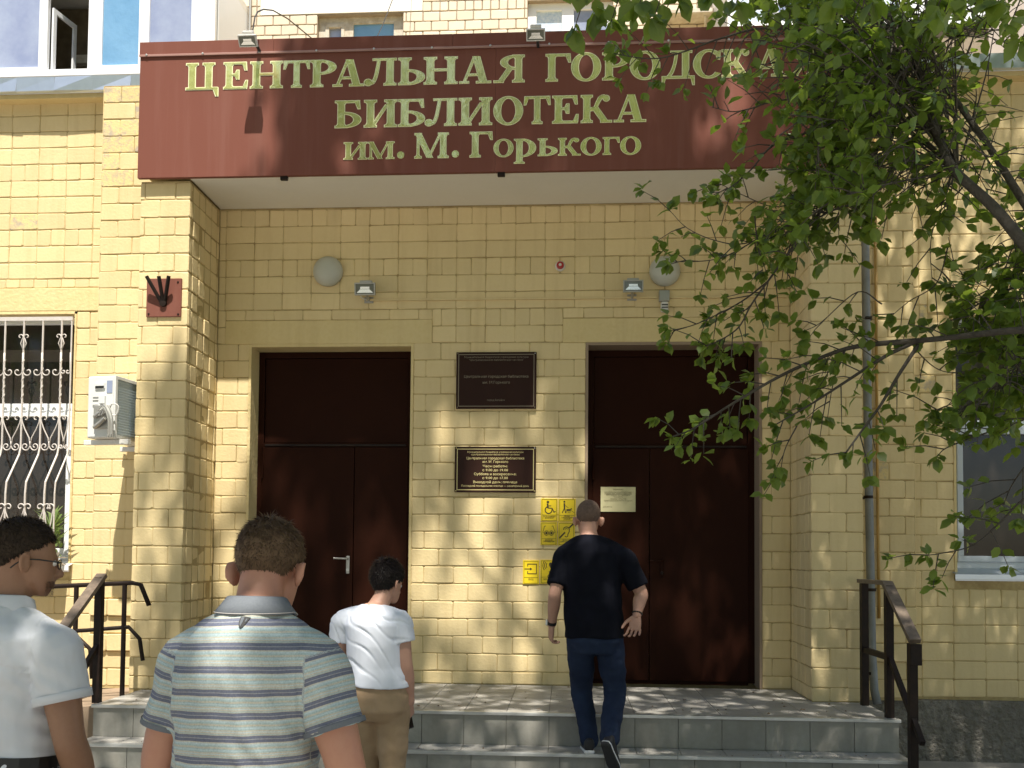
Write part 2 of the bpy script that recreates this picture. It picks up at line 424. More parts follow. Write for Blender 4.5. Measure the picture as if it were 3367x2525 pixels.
make_door(DL[0]+.022, DL[1]-.022, DZ-.022, 2.10, -1.92, -1.965, 'left double door, lever handle on its left leaf')
make_door(DR[0]+.022, DR[1]-.022, DZ-.022, 2.09, .721, .83, 'right double door with a paper notice on it')

# ------------------------------------------------------------------ pillars
def pillar(xa, xb, side_in, label, base):
    p = thing('brick_pillar', label, 'pillar')
    MB().box(xa+q, xb-q, -.64+q, -.002, base, 4.19).build('masonry', M['joint'], p)
    alt = lambda k: False
    z0 = base if base > 0 else .004
    bricks(p, xb-xa, (xa, -.64), (1, 0), (), (z0, 4.18), header_rows=alt, mod=BL, phase=0.17 if side_in > 0 else .14)
    if side_in > 0:
        bricks(p, .63, (xb, -.632), (0, 1), (), (z0, 4.18), header_rows=lambda k: True, mod=BL, phase=.06, protr=.006, joint=.014, vj=1)
        bricks(p, .43, (xa, -.20), (0, -1), (), (max(z0, .0), 4.18), header_rows=lambda k: True, mod=BL)
    else:
        bricks(p, .63, (xa, -.002), (0, -1), (), (z0, 4.18), header_rows=lambda k: True, mod=BL, phase=.05)
        bricks(p, .62, (xb, -.632), (0, 1), (), (z0, 4.18), header_rows=lambda k: True, mod=BL)
    return p
pillar(-3.555, -3.13, +1, 'left porch pillar of yellow painted brick carrying the flag holder plate', -.5)
pillar(1.90, 2.30, -1, 'right porch pillar of yellow painted brick beside the blue-grey downpipe', 0)
MB().box(1.90, 2.30, -.63, -.01, -.5, -.006).build('footing', M['concrete'], bpy.data.objects['brick_pillar.001'])

# ------------------------------------------------------------------ left wall with barred window
WLx, WLz0, WLz1 = -4.435, 0.985, 3.285
lw = thing('brick_wall', 'sunlit yellow brick wall left of the porch, with a barred window', 'wall')
XL = -8.5
MB().box(XL, -6.1, .0, .45, -.06, 5.25).build('plain_wall', M['plaster'], lw)
g = MB(); g.box(-6.1, -4.13, q, .45, -.06, WLz0).box(-4.435, -4.13, q, .45, WLz0, WLz1).box(-6.1, -4.13, q, .45, WLz1, 5.25)
g.box(-4.13, -3.556, -.20+q, .45, -.06, 5.25)
g.build('masonry', M['joint'], lw)
MB().box(-6.1, -4.23, -.006, .03, WLz1+.004, 3.50, .006).build('lintel', M['plaster'], lw)
bricks(lw, 1.40, (-5.63, 0), (1, 0), (), (3.503, 3.5825), header_rows=lambda k: True)
worn = lambda s, z: 'worn' if (z > 4.2 and random.random() < (.75 if z > 4.5 else .35)) else None
wornL = lambda s, z: 'worn' if (random.random() < .015) else None
bricks(lw, 1.5, (-5.63, 0), (1, 0), [(-9, WLx+5.63, WLz0, WLz1), (-9, -4.23+5.63, WLz1, 3.502)], (-.05, 5.24), header_rows=lambda k: k in (31, 34, 38), phase=.02, pick=wornL, stack=lambda k: k > 27)
low = lambda s, z: .028 if (z < .80 and z > .22 and int(round((z-ZG)/CS)) % 2 == 0) else 0
bricks(lw, .574, (-4.13, -.20), (1, 0), (), (-.05, 5.24), header_rows=lambda k: False, phase=.16, pick=worn, pro=low)
MB().box(-4.134, -4.128, -.194, .0, -.05, 5.24).build('step_return', M['paint'], lw)
MB().box(XL, -3.46, -.06, .45, -1.0, -.06, .01).build('plinth', M['concrete'], lw)
def flashing(parent, a, b):
    fl = MB(); n = 14
    for i in range(n):
        xa, xb = a+(b-a)*i/n, a+(b-a)*(i+1)/n-.001
        w = random.uniform(-.006, .006)
        fl.add([(xa, -.15+w, 5.245), (xb, -.15-w, 5.245), (xb, -.145+w, 5.375), (xa, -.145-w, 5.375), (xa, .6, 5.50), (xb, .6, 5.50), (xa, -.12, 5.235), (xb, -.12, 5.235)],
               [(0, 1, 2, 3), (3, 2, 5, 4), (6, 7, 1, 0)])
    return fl.build('roof_flashing', M['galv'], parent)
flashing(lw, XL, -3.56)
MB().box(XL, -3.57, -.10, .4, 5.20, 5.243).build('eaves_board', M['plaster'], lw)

# window (left)
def pvc_window(parent, xa, xb, z0, z1, rail, fr, sill=True, yb=.10, panes=('glassdark', 'glassdark'), label=None):
    f = MB(); t = .06
    f.box(xa, xb, yb, yb+.07, z0, z0+t, .006).box(xa, xb, yb, yb+.07, z1-t, z1, .006).box(xa, xa+t, yb+.001, yb+.069, z0+t, z1-t, .006).box(xb-t, xb, yb+.001, yb+.069, z0+t, z1-t, .006)
    f.box(xa+t, xb-t, yb-.002, yb+.068, rail-.035, rail+.035, .006)
    w = f.build('window', M[fr], parent)
    if label: w['label'] = label
    MB().box(xa+t, xb-t, yb+.03, yb+.04, rail+.035, z1-t).build('pane', M[panes[0]], w)
    s = MB(); s2 = .05
    for (u0, u1, v0, v1) in ((xa+t, xb-t, z0+t, z0+t+s2), (xa+t, xb-t, rail-.035-s2, rail-.035), (xa+t, xa+t+s2, z0+t+s2, rail-.035-s2), (xb-t-s2, xb-t, z0+t+s2, rail-.035-s2)):
        s.box(u0, u1, yb-.012, yb+.05, v0, v1, .004)
    s.build('sash', M[fr], w)
    MB().box(xa+t+s2, xb-t-s2, yb+.028, yb+.038, z0+t+s2, rail-.035-s2).build('pane', M[panes[1]], w)
    if sill:
        sl = MB(); sl.add([(xa-.03, -.07, z0-.045), (xb+.03, -.07, z0-.045), (xb+.03, yb, z0+.002), (xa-.03, yb, z0+.002), (xa-.03, -.07, z0-.085), (xb+.03, -.07, z0-.085)], [(0, 1, 2, 3), (4, 5, 1, 0)])
        sl.box(xa, xb, -.004, yb, z0-.10, z0-.05)
        sl.build('sill', M['galv'] if fr == 'greypvc' else M['white'], w)
    return w
wl = pvc_window(lw, -6.05, WLx-.005, WLz0+.05, WLz1-.03, 2.43, 'white', panes=('glassdark', 'glassdark'))
MB().box(-4.452, -4.434, -.004, .30, WLz0, WLz1).box(-6.1, -4.434, -.004, .30, WLz1-.022, WLz1+.003).build('reveal', M['plaster'], lw)
# security grille
gr = MB()
bx = [atY(x, 1500, -.06).x for x in (-125, -62, 2, 64, 127, 189)]+[-4.452]
gy, gb = -.045, -.235
def belly(x):
    return [(x, gy, 3.22), (x, gy, 2.05), (x, gy-.02, 1.98), (x, gb, 1.72), (x, gb-.01, 1.62), (x, gb-.01, 1.15), (x, gb, 1.06), (x, gy, .99)]
bars = MB()
wg = MB(); wg.box(-6.0, -4.443, gy-.008, gy+.008, 3.19, 3.225)
wgo = wg.build('security_grille', M['grille'], lw); wgo['label'] = 'pale wrought-iron window grille bulging outwards at the bottom'
for i, x in enumerate(bx):
    MB().tube(belly(x), .0085 if i < len(bx)-1 else .007, 8).build('grille_bar', M['grille'], wgo)
    tw = MB()
    for k in range(40):                        # twisted section
        z = 2.44+.010*k; a = k*.8
        tw.tube([(x+.006*math.cos(a), gy+.006*math.sin(a), z), (x+.006*math.cos(a+.8), gy+.006*math.sin(a+.8), z+.010)], .0062, 5)
    if i < len(bx)-1: tw.build('grille_twist', M['grille'], wgo)
def scroll(cx, cz, r, a0, turns, sgn, tail, yf):
    pts = []
    n = int(14*turns)+6
    for k in range(n+1):
        t = k/n; a = R(a0)+sgn*2*math.pi*turns*t; rr = r*(1-.82*t)
        pts.append(Vector((cx+rr*math.cos(a), yf, cz+rr*math.sin(a))))
    return [Vector((tx, yf, tz)) for tx, tz in tail]+pts
for i in range(len(bx)-1):
    x0 = bx[i]; x1 = bx[i+1]; w = (x1-x0)
    if i % 2 == 1 or True:
        up = (i % 2 == 1)
        for sgn, xc in ((1, x0), (-1, x1)):
            # C scrolls at 2.62 (upper) hugging the bar, and heart curls on alternate bars
            cx = xc+sgn*w*.27
            MB().tube(scroll(cx, 2.73, w*.25, 180 if sgn > 0 else 0, .9, sgn, [(xc+sgn*.004, 2.90), (xc+sgn*.004, 2.80)], gy-.004), .0055, 6).build('grille_scroll', M['grille'], wgo, smooth=True)
            if (i+ (0 if sgn > 0 else 1)) % 2 == 1:
                MB().tube(scroll(xc+sgn*.030, 3.045, .028, 200 if sgn > 0 else -20, .8, -sgn, [(xc+sgn*.004, 2.93), (xc+sgn*.026, 2.985), (xc+sgn*.010, 3.03)], gy-.004), .005, 6).build('grille_scroll', M['grille'], wgo, smooth=True)
            MB().tube(scroll(xc+sgn*.040, 2.305, .034, 180 if sgn > 0 else 0, .8, -sgn, [(xc+sgn*w*.48, 2.06), (xc+sgn*w*.44, 2.13), (xc+sgn*w*.2, 2.21), (xc+sgn*.012, 2.27)], gy-.004), .0055, 6).build('grille_scroll', M['grille'], wgo, smooth=True)
            MB().tube(scroll(xc+sgn*w*.25, 2.055, w*.23, 0 if sgn > 0 else 180, 1.25, -sgn, [(xc+sgn*w*.48, 2.10)], gy-.004), .0055, 6).build('grille_scroll', M['grille'], wgo, smooth=True)
            yb = gb-.015
            MB().tube(scroll(xc+sgn*.035, 1.50, .036, 180 if sgn > 0 else 0, .9, -sgn, [(xc+sgn*w*.48, 1.18), (xc+sgn*w*.47, 1.26), (xc+sgn*w*.22, 1.38), (xc+sgn*.012, 1.45)], yb), .0055, 6).build('grille_scroll', M['grille'], wgo, smooth=True)
            MB().tube(scroll(xc+sgn*w*.24, 1.22, w*.22, 0 if sgn > 0 else 180, 1.2, -sgn, [(xc+sgn*w*.48, 1.26)], yb), .0055, 6).build('grille_scroll', M['grille'], wgo, smooth=True)
MB().box(-6.0, -4.445, gb-.018, gb-.004, 1.09, 1.105).box(-6.0, -4.445, gb-.018, gb-.004, 1.145, 1.16).box(-6.0, -4.445, gb-.015, gy, 1.06, 1.068).build('grille_rail', M['grille'], wgo)

# houseplant on the sill behind the grille
hp = thing('houseplant', 'spiky green houseplant in a pale pot behind the window bars', 'plant', (-4.56, -.10, .985))
MB().lathe([(.0, .0), (.055, .0), (.075, .12), (.078, .125), (.07, .125), (.0, .11)], 16).build('pot', M['pot'], hp, True)
pl = MB()
for k in range(60):
    a = random.uniform(0, 6.28); L = random.uniform(.16, .34); up = random.uniform(.5, 1.3); hb = .12+random.choice((0, .05, .12, .2))
    d = Vector((math.cos(a)*.5, math.sin(a)*.16, up)).normalized(); side = Vector((-math.sin(a), math.cos(a)*.4, 0)).normalized()*.009
    p0 = Vector((0, 0, hb)); p1 = p0+d*L*.55; p2 = p0+d*L*.9+Vector((d.x*.10, 0, -.05*random.random()*2))
    pl.add([p0-side, p0+side, p1+side*1.4, p1-side*1.4, p2], [(0, 1, 2, 3), (3, 2, 4)])
for k in range(90):
    c = Vector((random.gauss(0, .05), random.gauss(0, .02), random.uniform(.10, .30))); a = random.uniform(0, 6.28)
    d = Vector((math.cos(a), .2*math.sin(a), random.uniform(-.5, .8)))*.035; s_ = Vector((-d.z, .01, d.x))*.5
    pl.add([c, c+d*.5+s_, c+d, c+d*.5-s_], [(0, 1, 2, 3)])
f = pl.build('foliage', M['plant'], hp); f['kind'] = 'stuff'
MB().tube([(0, 0, .1), (.01, 0, .2), (0, 0, .33)], .006, 6).build('stem', M['plant'], hp)

# ------------------------------------------------------------------ right wall with window
rw = thing('brick_wall', 'yellow brick wall right of the porch, behind the leafy branches', 'wall')
WRx, WRz0, WRz1 = 3.255, .985, 3.21
g = MB(); g.box(2.02, 5.2, q, .45, -.06, WRz0).box(2.02, WRx, q, .45, WRz0, WRz1).box(2.02, 5.2, q, .45, WRz1, 5.25).box(4.75, 5.2, q, .45, WRz0, WRz1)
g.box(2.305, 2.90, -.10+q, .05, -.06, 5.25)
g.build('masonry', M['joint'], rw)
MB().box(5.2, 9.0, 0, .45, -.06, 5.25).build('plain_wall', M['plaster'], rw)
MB().box(3.05, 5.0, -.006, .03, WRz1+.004, 3.43, .006).build('lintel', M['plaster'], rw)
bricks(rw, 1.75, (2.90, 0), (1, 0), [(WRx-2.90, 9, WRz0, WRz1), (.15, 9, WRz1, 3.432)], (-.05, 5.24), header_rows=lambda k: k in (13, 31, 36), phase=.08, pick=wornL, stack=lambda k: k > 27 or k < 15)
bricks(rw, .57, (2.325, -.10), (1, 0), (), (-.05, 5.24), header_rows=lambda k: False, phase=.1, pick=wornL, pro=low)
MB().box(2.896, 2.902, -.096, 0, -.05, 5.24).build('step_return', M['paint'], rw)
MB().box(2.30, 9.0, -.06, .45, -1.0, -.06, .01).build('plinth', M['concrete'], rw)
flashing(rw, 2.33, 9.0)
MB().box(2.33, 9.0, -.10, .4, 5.20, 5.243).build('eaves_board', M['plaster'], rw)
pvc_window(rw, WRx+.005, 4.74, WRz0+.05, WRz1-.01, 2.27, 'greypvc')
MB().box(WRx-.001, WRx+.02, -.004, .30, WRz0, WRz1).box(WRx, 4.75, -.004, .30, WRz1-.02, WRz1+.003).build('reveal', M['plaster'], rw)

# ------------------------------------------------------------------ canopy and sign
cp = thing('porch_canopy', 'flat porch canopy with white soffit and brown front, under the sign lettering', 'canopy')
MB().box(-3.52, 2.28, -.66, 5.6, 4.24, 5.29).build('slab', M['plaster'], cp)
MB().box(-3.125, 1.895, -.685, -.004, 4.198, 4.236, .003).build('soffit', M['soffit'], cp)
for x in (-2.33, -.55):
    MB().box(x-.03, x+.03, -.692, -.66, 4.165, 4.20, .004).build('clip', M['darkmetal'], cp)
sg = thing('library_sign', 'long brown sign board with gold Cyrillic lettering above the entrance', 'sign')
SX0, SX1, SZ0, SZ1, SY = -3.555, 2.312, 4.195, 5.335, -.70
bounds = [SX0, -.60, 1.74, SX1]
for a, b in zip(bounds, bounds[1:]):
    MB().box(a+.0004, b-.0004, SY, -.665, SZ0, SZ1-.10, .002).build('panel', M['sign'], sg)
for a, b in zip([SX0-.004, -2.43, -.95, .62], [-2.43, -.95, .62, SX1+.004]):
    MB().box(a, b-.0008, SY-.006, -.60, SZ1-.115, SZ1, .003).build('cap_flashing', M['sign'], sg)
MB().box(SX0-.004, SX1+.004, SY-.014, SY-.0065, SZ1-.128, SZ1-.108, .003).build('drip_edge', M['lip'], sg)
bt = None
for i in range(13):
    x = SX0+.06+i*.475
    o = MB().lathe([(0, 0), (.009, 0), (.009, .004), (.005, .007), (0, .007)], 8, Matrix.Translation((x, SY-.014, SZ1-.112+random.uniform(-.004, .004))) @ Matrix.Rotation(R(90), 4, 'X')).build('bolt', M['nosing'], sg)

# serif glyphs: unit cap height, built from strokes; G grows every stroke
G = 0.0
ST, TH, SF = .20, .066, .058
def rc(x0, y0, x1, y1): return [[(x0-G, y0-G), (x1+G, y0-G), (x1+G, y1+G), (x0-G, y1+G)]]
def stem(x, y0=0, y1=1, w=ST, top=True, bot=True, o=.085):
    p = rc(x, y0, x+w, y1)
    if bot: p += rc(x-o, y0, x+w+o, y0+SF); p += [[(x-.05-G, y0+SF), (x+w+.05+G, y0+SF), (x+w+G, y0+.13+G), (x-G, y0+.13+G)]]
    if top: p += rc(x-o, y1-SF, x+w+o, y1); p += [[(x-.05-G, y1-SF), (x+w+.05+G, y1-SF), (x+w+G, y1-.13-G), (x-G, y1-.13-G)]]
    return p
def bowl(cx, cy, rx, ry, ix, iy, a0, a1, n=22): return ring(cx, cy, rx+G, ix-G, a0, a1, n, ry+G, iy-G)
def dg(x0, y0, x1, y1, w): return [[(x0-G, y0), (x0+w+G, y0), (x1+w+G, y1), (x1-G, y1)]]
def wedge(x, y, dx, dy): return [[(x+G*(1 if dx < 0 else 1), y), (x+G, y+dy+(G if dy > 0 else -G)), (x+dx*.35, y+dy), (x+dx, y)]]
def armserif(x, y, up): s = 1 if up else -1; return [[(x-.16, y), (x+G, y), (x+.02+G, y+s*(.27+G)), (x-.035-G, y+s*(.27+G))]]
def ball(x, y, r=.105): return disc(x, y, r+G, 16)
def curve(pts, w0, w1):
    P = catmull([(a, b, 0) for a, b in pts], 6); n = len(P); out = []
    for i in range(n-1):
        wa = w0+(w1-w0)*i/(n-1)+2*G; wb = w0+(w1-w0)*(i+1)/(n-1)+2*G
        d = (P[i+1]-P[i]); nn = Vector((-d.y, d.x, 0)).normalized()
        a, b = P[i], P[i+1]
        out.append([(a.x+nn.x*wa/2, a.y+nn.y*wa/2), (a.x-nn.x*wa/2, a.y-nn.y*wa/2), (b.x-nn.x*wb/2, b.y-nn.y*wb/2), (b.x+nn.x*wb/2, b.y+nn.y*wb/2)])
    return out
def gl(ch):
    if ch == 'Ц': return stem(.09, bot=False)+stem(.62, bot=False)+rc(.0, 0, 1.0, TH)+[[(.80-G, TH), (1.02+G, TH), (1.02+G, -.26-G), (.96-G, -.26-G), (.88-G, -.02)]]
    if ch == 'Е': return stem(.09)+rc(.2, 1-TH, .78, 1)+rc(.2, .50, .52, .56)+rc(.2, 0, .80, TH)+armserif(.78, 1-TH/2, False)+armserif(.81, TH/2, True)+[[(.46-G, .36-G), (.53+G, .36-G), (.53+G, .70+G), (.46-G, .70+G), (.36, .53)]]
    if ch in 'Нн': return stem(.09)+stem(.72)+rc(.25, .49, .75, .56)
    if ch == 'Т': return stem(.37, top=False)+rc(.0, 1-TH, .94, 1)+armserif(.94, 1-TH/2, False)+[[(a, b) for a, b in [(.16, 1-TH/2), (0-G, 1-TH/2), (-.02-G, .70-G), (.035+G, .70-G)]]]
    if ch == 'Р': return stem(.09)+bowl(.29, .735, .48, .265, .27, .205, -90, 90)+rc(.2, .94, .30, 1)+rc(.2, .47, .30, .53)
    if ch == 'А': return dg(.08, 0, .42, 1, .07)+dg(.64, 0, .40, 1, .22)+rc(.22, .28, .70, .34)+rc(-.02, 0, .27, SF)+rc(.52, 0, .98, SF)
    if ch == 'Л': return stem(.70, top=False)+rc(.26, 1-SF, .99, 1)+curve([(.45, .98), (.40, .62), (.34, .30), (.25, .10), (.13, .08)], .075, .09)+ball(.11, .115, .12)
    if ch in 'Ьь': return stem(.09)+bowl(.29, .28, .50, .28, .28, .215, -90, 90)+rc(.2, 0, .30, .065)+rc(.2, .495, .30, .56)
    if ch == 'Я': return stem(.66)+bowl(.68, .74, .50, .26, .28, .2, 90, 270)+rc(.62, .94, .72, 1)+rc(.55, .48, .70, .54)+dg(.08, .0, .40, .52, .17)+rc(-.03, 0, .27, SF)
    if ch in 'Гг': return stem(.09)+rc(.2, 1-TH, .78, 1)+armserif(.78, 1-TH/2, False)
    if ch in 'Оо': return bowl(.5, .5, .50, .525, .265, .465, 0, 360, 36)
    if ch == 'Д': return stem(.66, bot=False, top=False)+rc(.28, 1-SF, .96, 1)+curve([(.46, .98), (.42, .60), (.32, .25), (.19, .04)], .07, .085)+rc(.0, 0, 1.04, TH)+[[(.0-G, .03), (.12, .03), (.04+G, -.25-G), (.0-G, -.25-G)], [(.92, .03), (1.04+G, .03), (1.04+G, -.25-G), (1.0-G, -.25-G)]]
    if ch == 'С': return bowl(.52, .5, .50, .525, .285, .465, 48, 318, 30)+[[(.80-G, .68-G), (.87+G, .66-G), (.88+G, 1.0), (.83-G, .96), (.72, .92)]]
    if ch in 'Кк': return stem(.09)+curve([(.28, .47), (.46, .52), (.55, .72), (.66, .92), (.80, .94)], .09, .12)+ball(.84, .88, .105)+dg(.70, 0, .34, .56, .22)+rc(.66, 0, 1.02, SF)
    if ch == 'Б': return stem(.09)+rc(.2, 1-TH, .76, 1)+armserif(.76, 1-TH/2, False)+bowl(.29, .285, .52, .285, .30, .22, -90, 90)+rc(.2, 0, .30, .065)+rc(.2, .505, .30, .57)
    if ch in 'Ии': return stem(.09)+stem(.72)+dg(.24, .08, .66, .84, .09)
    if ch in 'Мм': return stem(.09, w=.07)+stem(.95)+dg(.46, 0, .02, 1, .21)+dg(.50, .06, .92, 1, .07)
    if ch == 'р': return stem(.09, -.42, 1.0)+bowl(.29, .48, .50, .52, .27, .45, -90, 90)+rc(.2, .93, .30, 1)+rc(.2, -.04, .30, .03)
    if ch == '.': return disc(.5, .5, .5+G, 20)
    return rc(0, 0, .5, 1)
LINES = [('ЦЕНТРАЛЬНАЯГОРОДСКАЯ', [(610, 715), (734, 812), (822, 927), (931, 1016), (1020, 1103), (1094, 1195), (1197, 1301), (1310, 1395), (1394, 1502), (1511, 1613), (1624, 1723), (1795, 1876), (1879, 1975), (1982, 2067), (2072, 2170), (2178, 2283), (2281, 2369), (2375, 2470), (2478, 2590), (2594, 2692)], (611, 292, 205), (2692, 244, 155)),
         ('БИБЛИОТЕКА', [(1101, 1185), (1197, 1303), (1310, 1395), (1397, 1500), (1509, 1616), (1623, 1718), (1723, 1809), (1817, 1901), (1911, 2011), (2020, 2123)], (1101, 417, 329), (2123, 397, 308)),
         ('им.М.Горького', [(1130, 1205), (1210, 1295), (1305, 1328), (1363, 1473), (1485, 1508), (1545, 1618), (1623, 1687), (1691, 1761), (1769, 1832), (1836, 1908), (1910, 1977), (1983, 2037), (2040, 2107)], (1130, 521, 465), (2107, 505, 449))]
nlet = 0
for s, spans, (lx, lb, lt), (rx, rb, rt) in LINES:
    zb0 = atY(lx, lb, SY-.015).z; zb1 = atY(rx, rb, SY-.015).z; zb = (zb0+zb1)/2
    h = ((atY(lx, lt, SY-.015).z-zb0)+(atY(rx, rt, SY-.015).z-zb1))/2
    for ch, (a, b) in zip(s, spans):
        t = (a-lx)/(rx-lx); yb = lb+(rb-lb)*t
        xa, xb = atY(a, yb, SY-.012).x, atY(b, yb, SY-.012).x
        hh = h
        if s.startswith('им') and ch in 'МГ': hh = h*1.46
        if ch == '.': hh = (xb-xa)
        G = 0.0; P0 = gl(ch); xs = [p[0] for q_ in P0 for p in q_]; x0_, x1_ = min(xs), max(xs); k = (xb-xa)/(x1_-x0_)
        zz = zb
        G = .022; P1 = gl(ch)
        G = -.006; P2 = gl(ch)
        v, f = flat_mesh(P2, .0025, lambda x, y, d: Vector((xa+(x-x0_)*k, SY-.0035-d, zz+y*hh)))
        me = bpy.data.meshes.new('letter'); me.from_pydata(v, [], f); me.materials.append(M['gold']); lt_ = link('letter', me, sg)
        v, f = flat_mesh(P1, .003, lambda x, y, d: Vector((xa+(x-x0_)*k, SY-.0005-d, zz+y*hh)))
        me = bpy.data.meshes.new('letter_rim'); me.from_pydata(v, [], f); me.materials.append(M['goldrim']); link('letter_rim', me, lt_)
        nlet += 1
G = 0.0

# ------------------------------------------------------------------ plaques, stickers, notice
def plaque(x0, x1, z0, z1, label, lines, mt, y=-.012):
    p = thing('wall_plaque', label, 'plaque', ((x0+x1)/2, y, (z0+z1)/2))
    w, h = x1-x0, z1-z0
    MB().box(-w/2, w/2, -.010, .010, -h/2, h/2, .002).build('plate', M['plaque'], p)
    b = .018
    v, f = flat_mesh(rect(-w/2+b, -h/2+b, w/2-b, -h/2+b+.007)+rect(-w/2+b, h/2-b-.007, w/2-b, h/2-b)+rect(-w/2+b, -h/2+b, -w/2+b+.007, h/2-b)+rect(w/2-b-.007, -h/2+b, w/2-b, h/2-b), .001, lambda x, y_, d: Vector((x, -.0105-d, y_)))
    me = bpy.data.meshes.new('border'); me.from_pydata(v, [], f); me.materials.append(mt); link('border', me, p)
    for s, zc, size, wd, bold in lines:
        text_part(s, 'lettering', size, 0, zc*h-h/2, -.0125, mt, p, wd*w if wd else None, bold)
    for sx in (-1, 1):
        for sz in (-1, 1):
            MB().lathe([(0, 0), (.006, 0), (.004, .004), (0, .005)], 8, Matrix.Translation((sx*(w/2-.012), -.010, sz*(h/2-.012))) @ Matrix.Rotation(R(90), 4, 'X')).build('screw', M['nosing'] if sx*sz > 0 and sx > 0 else mt, p)
    return p
plaque(-.980, -.278, 2.393, 2.890, 'upper dark plaque with faint grey lettering, on the pier between the doors',
       [('Муниципальное бюджетное учреждение культуры', .895, .022, .80, .006), ('"Централизованная библиотечная система"', .845, .022, .68, .006),
        ('Центральная городская библиотека', .545, .032, .80, .012), ('им. М.Горького', .44, .032, .34, .012), ('город Батайск', .135, .022, .22, .006)], M['plaquedim'])
plaque(-.984, -.276, 1.662, 2.060, 'lower brown plaque with gold opening hours, on the pier between the doors',
       [('Муниципальное бюджетное учреждение культуры', .865, .020, .69, .008), ('«Централизованная библиотечная система»', .81, .020, .60, .008),
        ('Центральная городская библиотека', .722, .029, .71, .014), ('им. М. Горького', .645, .029, .315, .014), ('Часы работы:', .548, .029, .305, .016), ('с 9.00 до 19.00', .462, .029, .315, .016),
        ('Суббота и воскресенье:', .375, .029, .52, .016), ('с 9.00 до 17.00', .29, .029, .315, .016), ('Выходной день: пятница', .20, .029, .54, .016), ('Последний понедельник месяца — санитарный день', .122, .023, .83, .010)], M['plaquegold'])
def rr(x0, y0, x1, y1, t=.02): return rect(x0, y0, x1, y0+t)+rect(x0, y1-t, x1, y1)+rect(x0, y0, x0+t, y1)+rect(x1-t, y0, x1, y1)
def sticker(px, py, px2, py2, label, pic, lines):
    a, b = atY(px, py2, -.006), atY(px2, py, -.006)
    w, h = b.x-a.x, b.z-a.z
    t = thing('accessibility_sticker', label, 'sticker', ((a.x+b.x)/2, -.005, (a.z+b.z)/2), 'yellow accessibility stickers beside the right door')
    MB().box(-w/2, w/2, -.003, .004, -h/2, h/2, .001).build('plate', M['yellowsign'], t)
    polys = rr(.06, .04, .94, 1.29)+rect(.06, .36, .94, .378)+pic
    v, f = flat_mesh(polys, .0008, lambda x, y_, d: Vector(((x-.5)*w, -.0032-d, (y_/1.333-.5)*h)))
    me = bpy.data.meshes.new('pictogram'); me.from_pydata(v, [], f); me.materials.append(M['signink']); link('pictogram', me, t)
    for s, zz, wd in lines: text_part(s, 'lettering', .02, 0, (zz/1.333-.5)*h, -.0042, M['signink'], t, wd*w, .01)
wheel = disc(.42, 1.12, .075)+bar(.40, 1.03, .42, .78, .10)+bar(.42, .90, .62, .90, .045)+bar(.40, .78, .66, .76, .06)+bar(.66, .78, .78, .54, .055)+bar(.76, .53, .88, .58, .05)+ring(.46, .66, .23, .17, 100, 372, 24)
dog = disc(.34, 1.16, .055)+bar(.34, 1.07, .35, .80, .085)+bar(.35, .80, .22, .50, .05)+bar(.35, .80, .42, .50, .05)+bar(.37, .96, .58, .80, .022)+bar(.46, .68, .70, .68, .10)+bar(.48, .66, .44, .50, .03)+bar(.54, .66, .58, .50, .03)+bar(.68, .68, .66, .50, .03)+bar(.70, .72, .78, .76, .07)+bar(.64, .72, .92, .52, .02)
glasses = ring(.36, .70, .145, .11, 0, 360)+disc(.36, .70, .075)+ring(.66, .70, .145, .11, 0, 360)+disc(.66, .70, .075)+bar(.48, .70, .54, .70, .03)+bar(.22, .70, .14, .74, .025)+bar(.14, .74, .24, 1.10, .03)+ring(.28, 1.08, .05, .02, 0, 180, 8)+bar(.80, .70, .88, .74, .025)+bar(.88, .74, .76, 1.10, .03)+ring(.72, 1.08, .05, .02, 0, 180, 8)
ear = bar(.09, .42, .42, .76, .09)+bar(.66, 1.02, .90, 1.24, .09)+ring(.50, .90, .20, .15, 340, 540, 14)+bar(.69, .84, .58, .62, .05)+ring(.50, .58, .11, .065, 200, 380, 12)+ring(.50, .90, .10, .07, 20, 170, 10)
entry = bar(.10, .84, .48, .84, .055)+[[(.44, .75), (.44, .93), (.58, .84)]]+rect(.27, 1.09, .86, 1.14)+rect(.81, .55, .86, 1.14)+rect(.27, .55, .86, .60)+rect(.27, .98, .32, 1.12)+rect(.27, .57, .32, .72)
call = ring(.56, 1.02, .42, .38, 140, 220, 10)+ring(.56, 1.02, .32, .28, 140, 220, 10)+ring(.56, 1.02, .22, .18, 140, 220, 10)+disc(.62, 1.10, .09)+bar(.58, 1.08, .68, .88, .12)+disc(.56, .66, .04)+bar(.55, .60, .56, .46, .05)+bar(.56, .46, .68, .45, .035)+ring(.58, .40, .14, .10, 100, 370, 16)
sticker(1778, 1639, 1834, 1714, 'yellow sticker with wheelchair user symbol, at the top left of the four', wheel, [('Доступно для инвалидов', .25, .74), ('на коляске', .16, .5)])
sticker(1836, 1640, 1893, 1715, 'yellow sticker with person and guide dog symbol', dog, [('Вход', .29, .3), ('с собакой-поводырём', .21, .66), ('разрешён', .12, .4)])
sticker(1777, 1717, 1832, 1792, 'yellow sticker with dark spectacles symbol', glasses, [('Доступно для', .26, .45), ('слабовидящих', .18, .72)])
sticker(1834.5, 1718, 1890, 1793, 'yellow sticker with crossed-out ear symbol', ear, [('Доступно для', .26, .45), ('слабослышащих', .18, .74)])
sticker(1719, 1842, 1773, 1920, 'yellow sticker with an arrow entering a square', entry, [('ВХОД', .22, .3)])
sticker(1776, 1841, 1831, 1919, 'yellow sticker with sound waves over wheelchair symbol, half behind the man in black', call, [('Кнопка вызова', .22, .6)])
a, b = atY(1975, 1682, .176), atY(2090, 1601, .176)
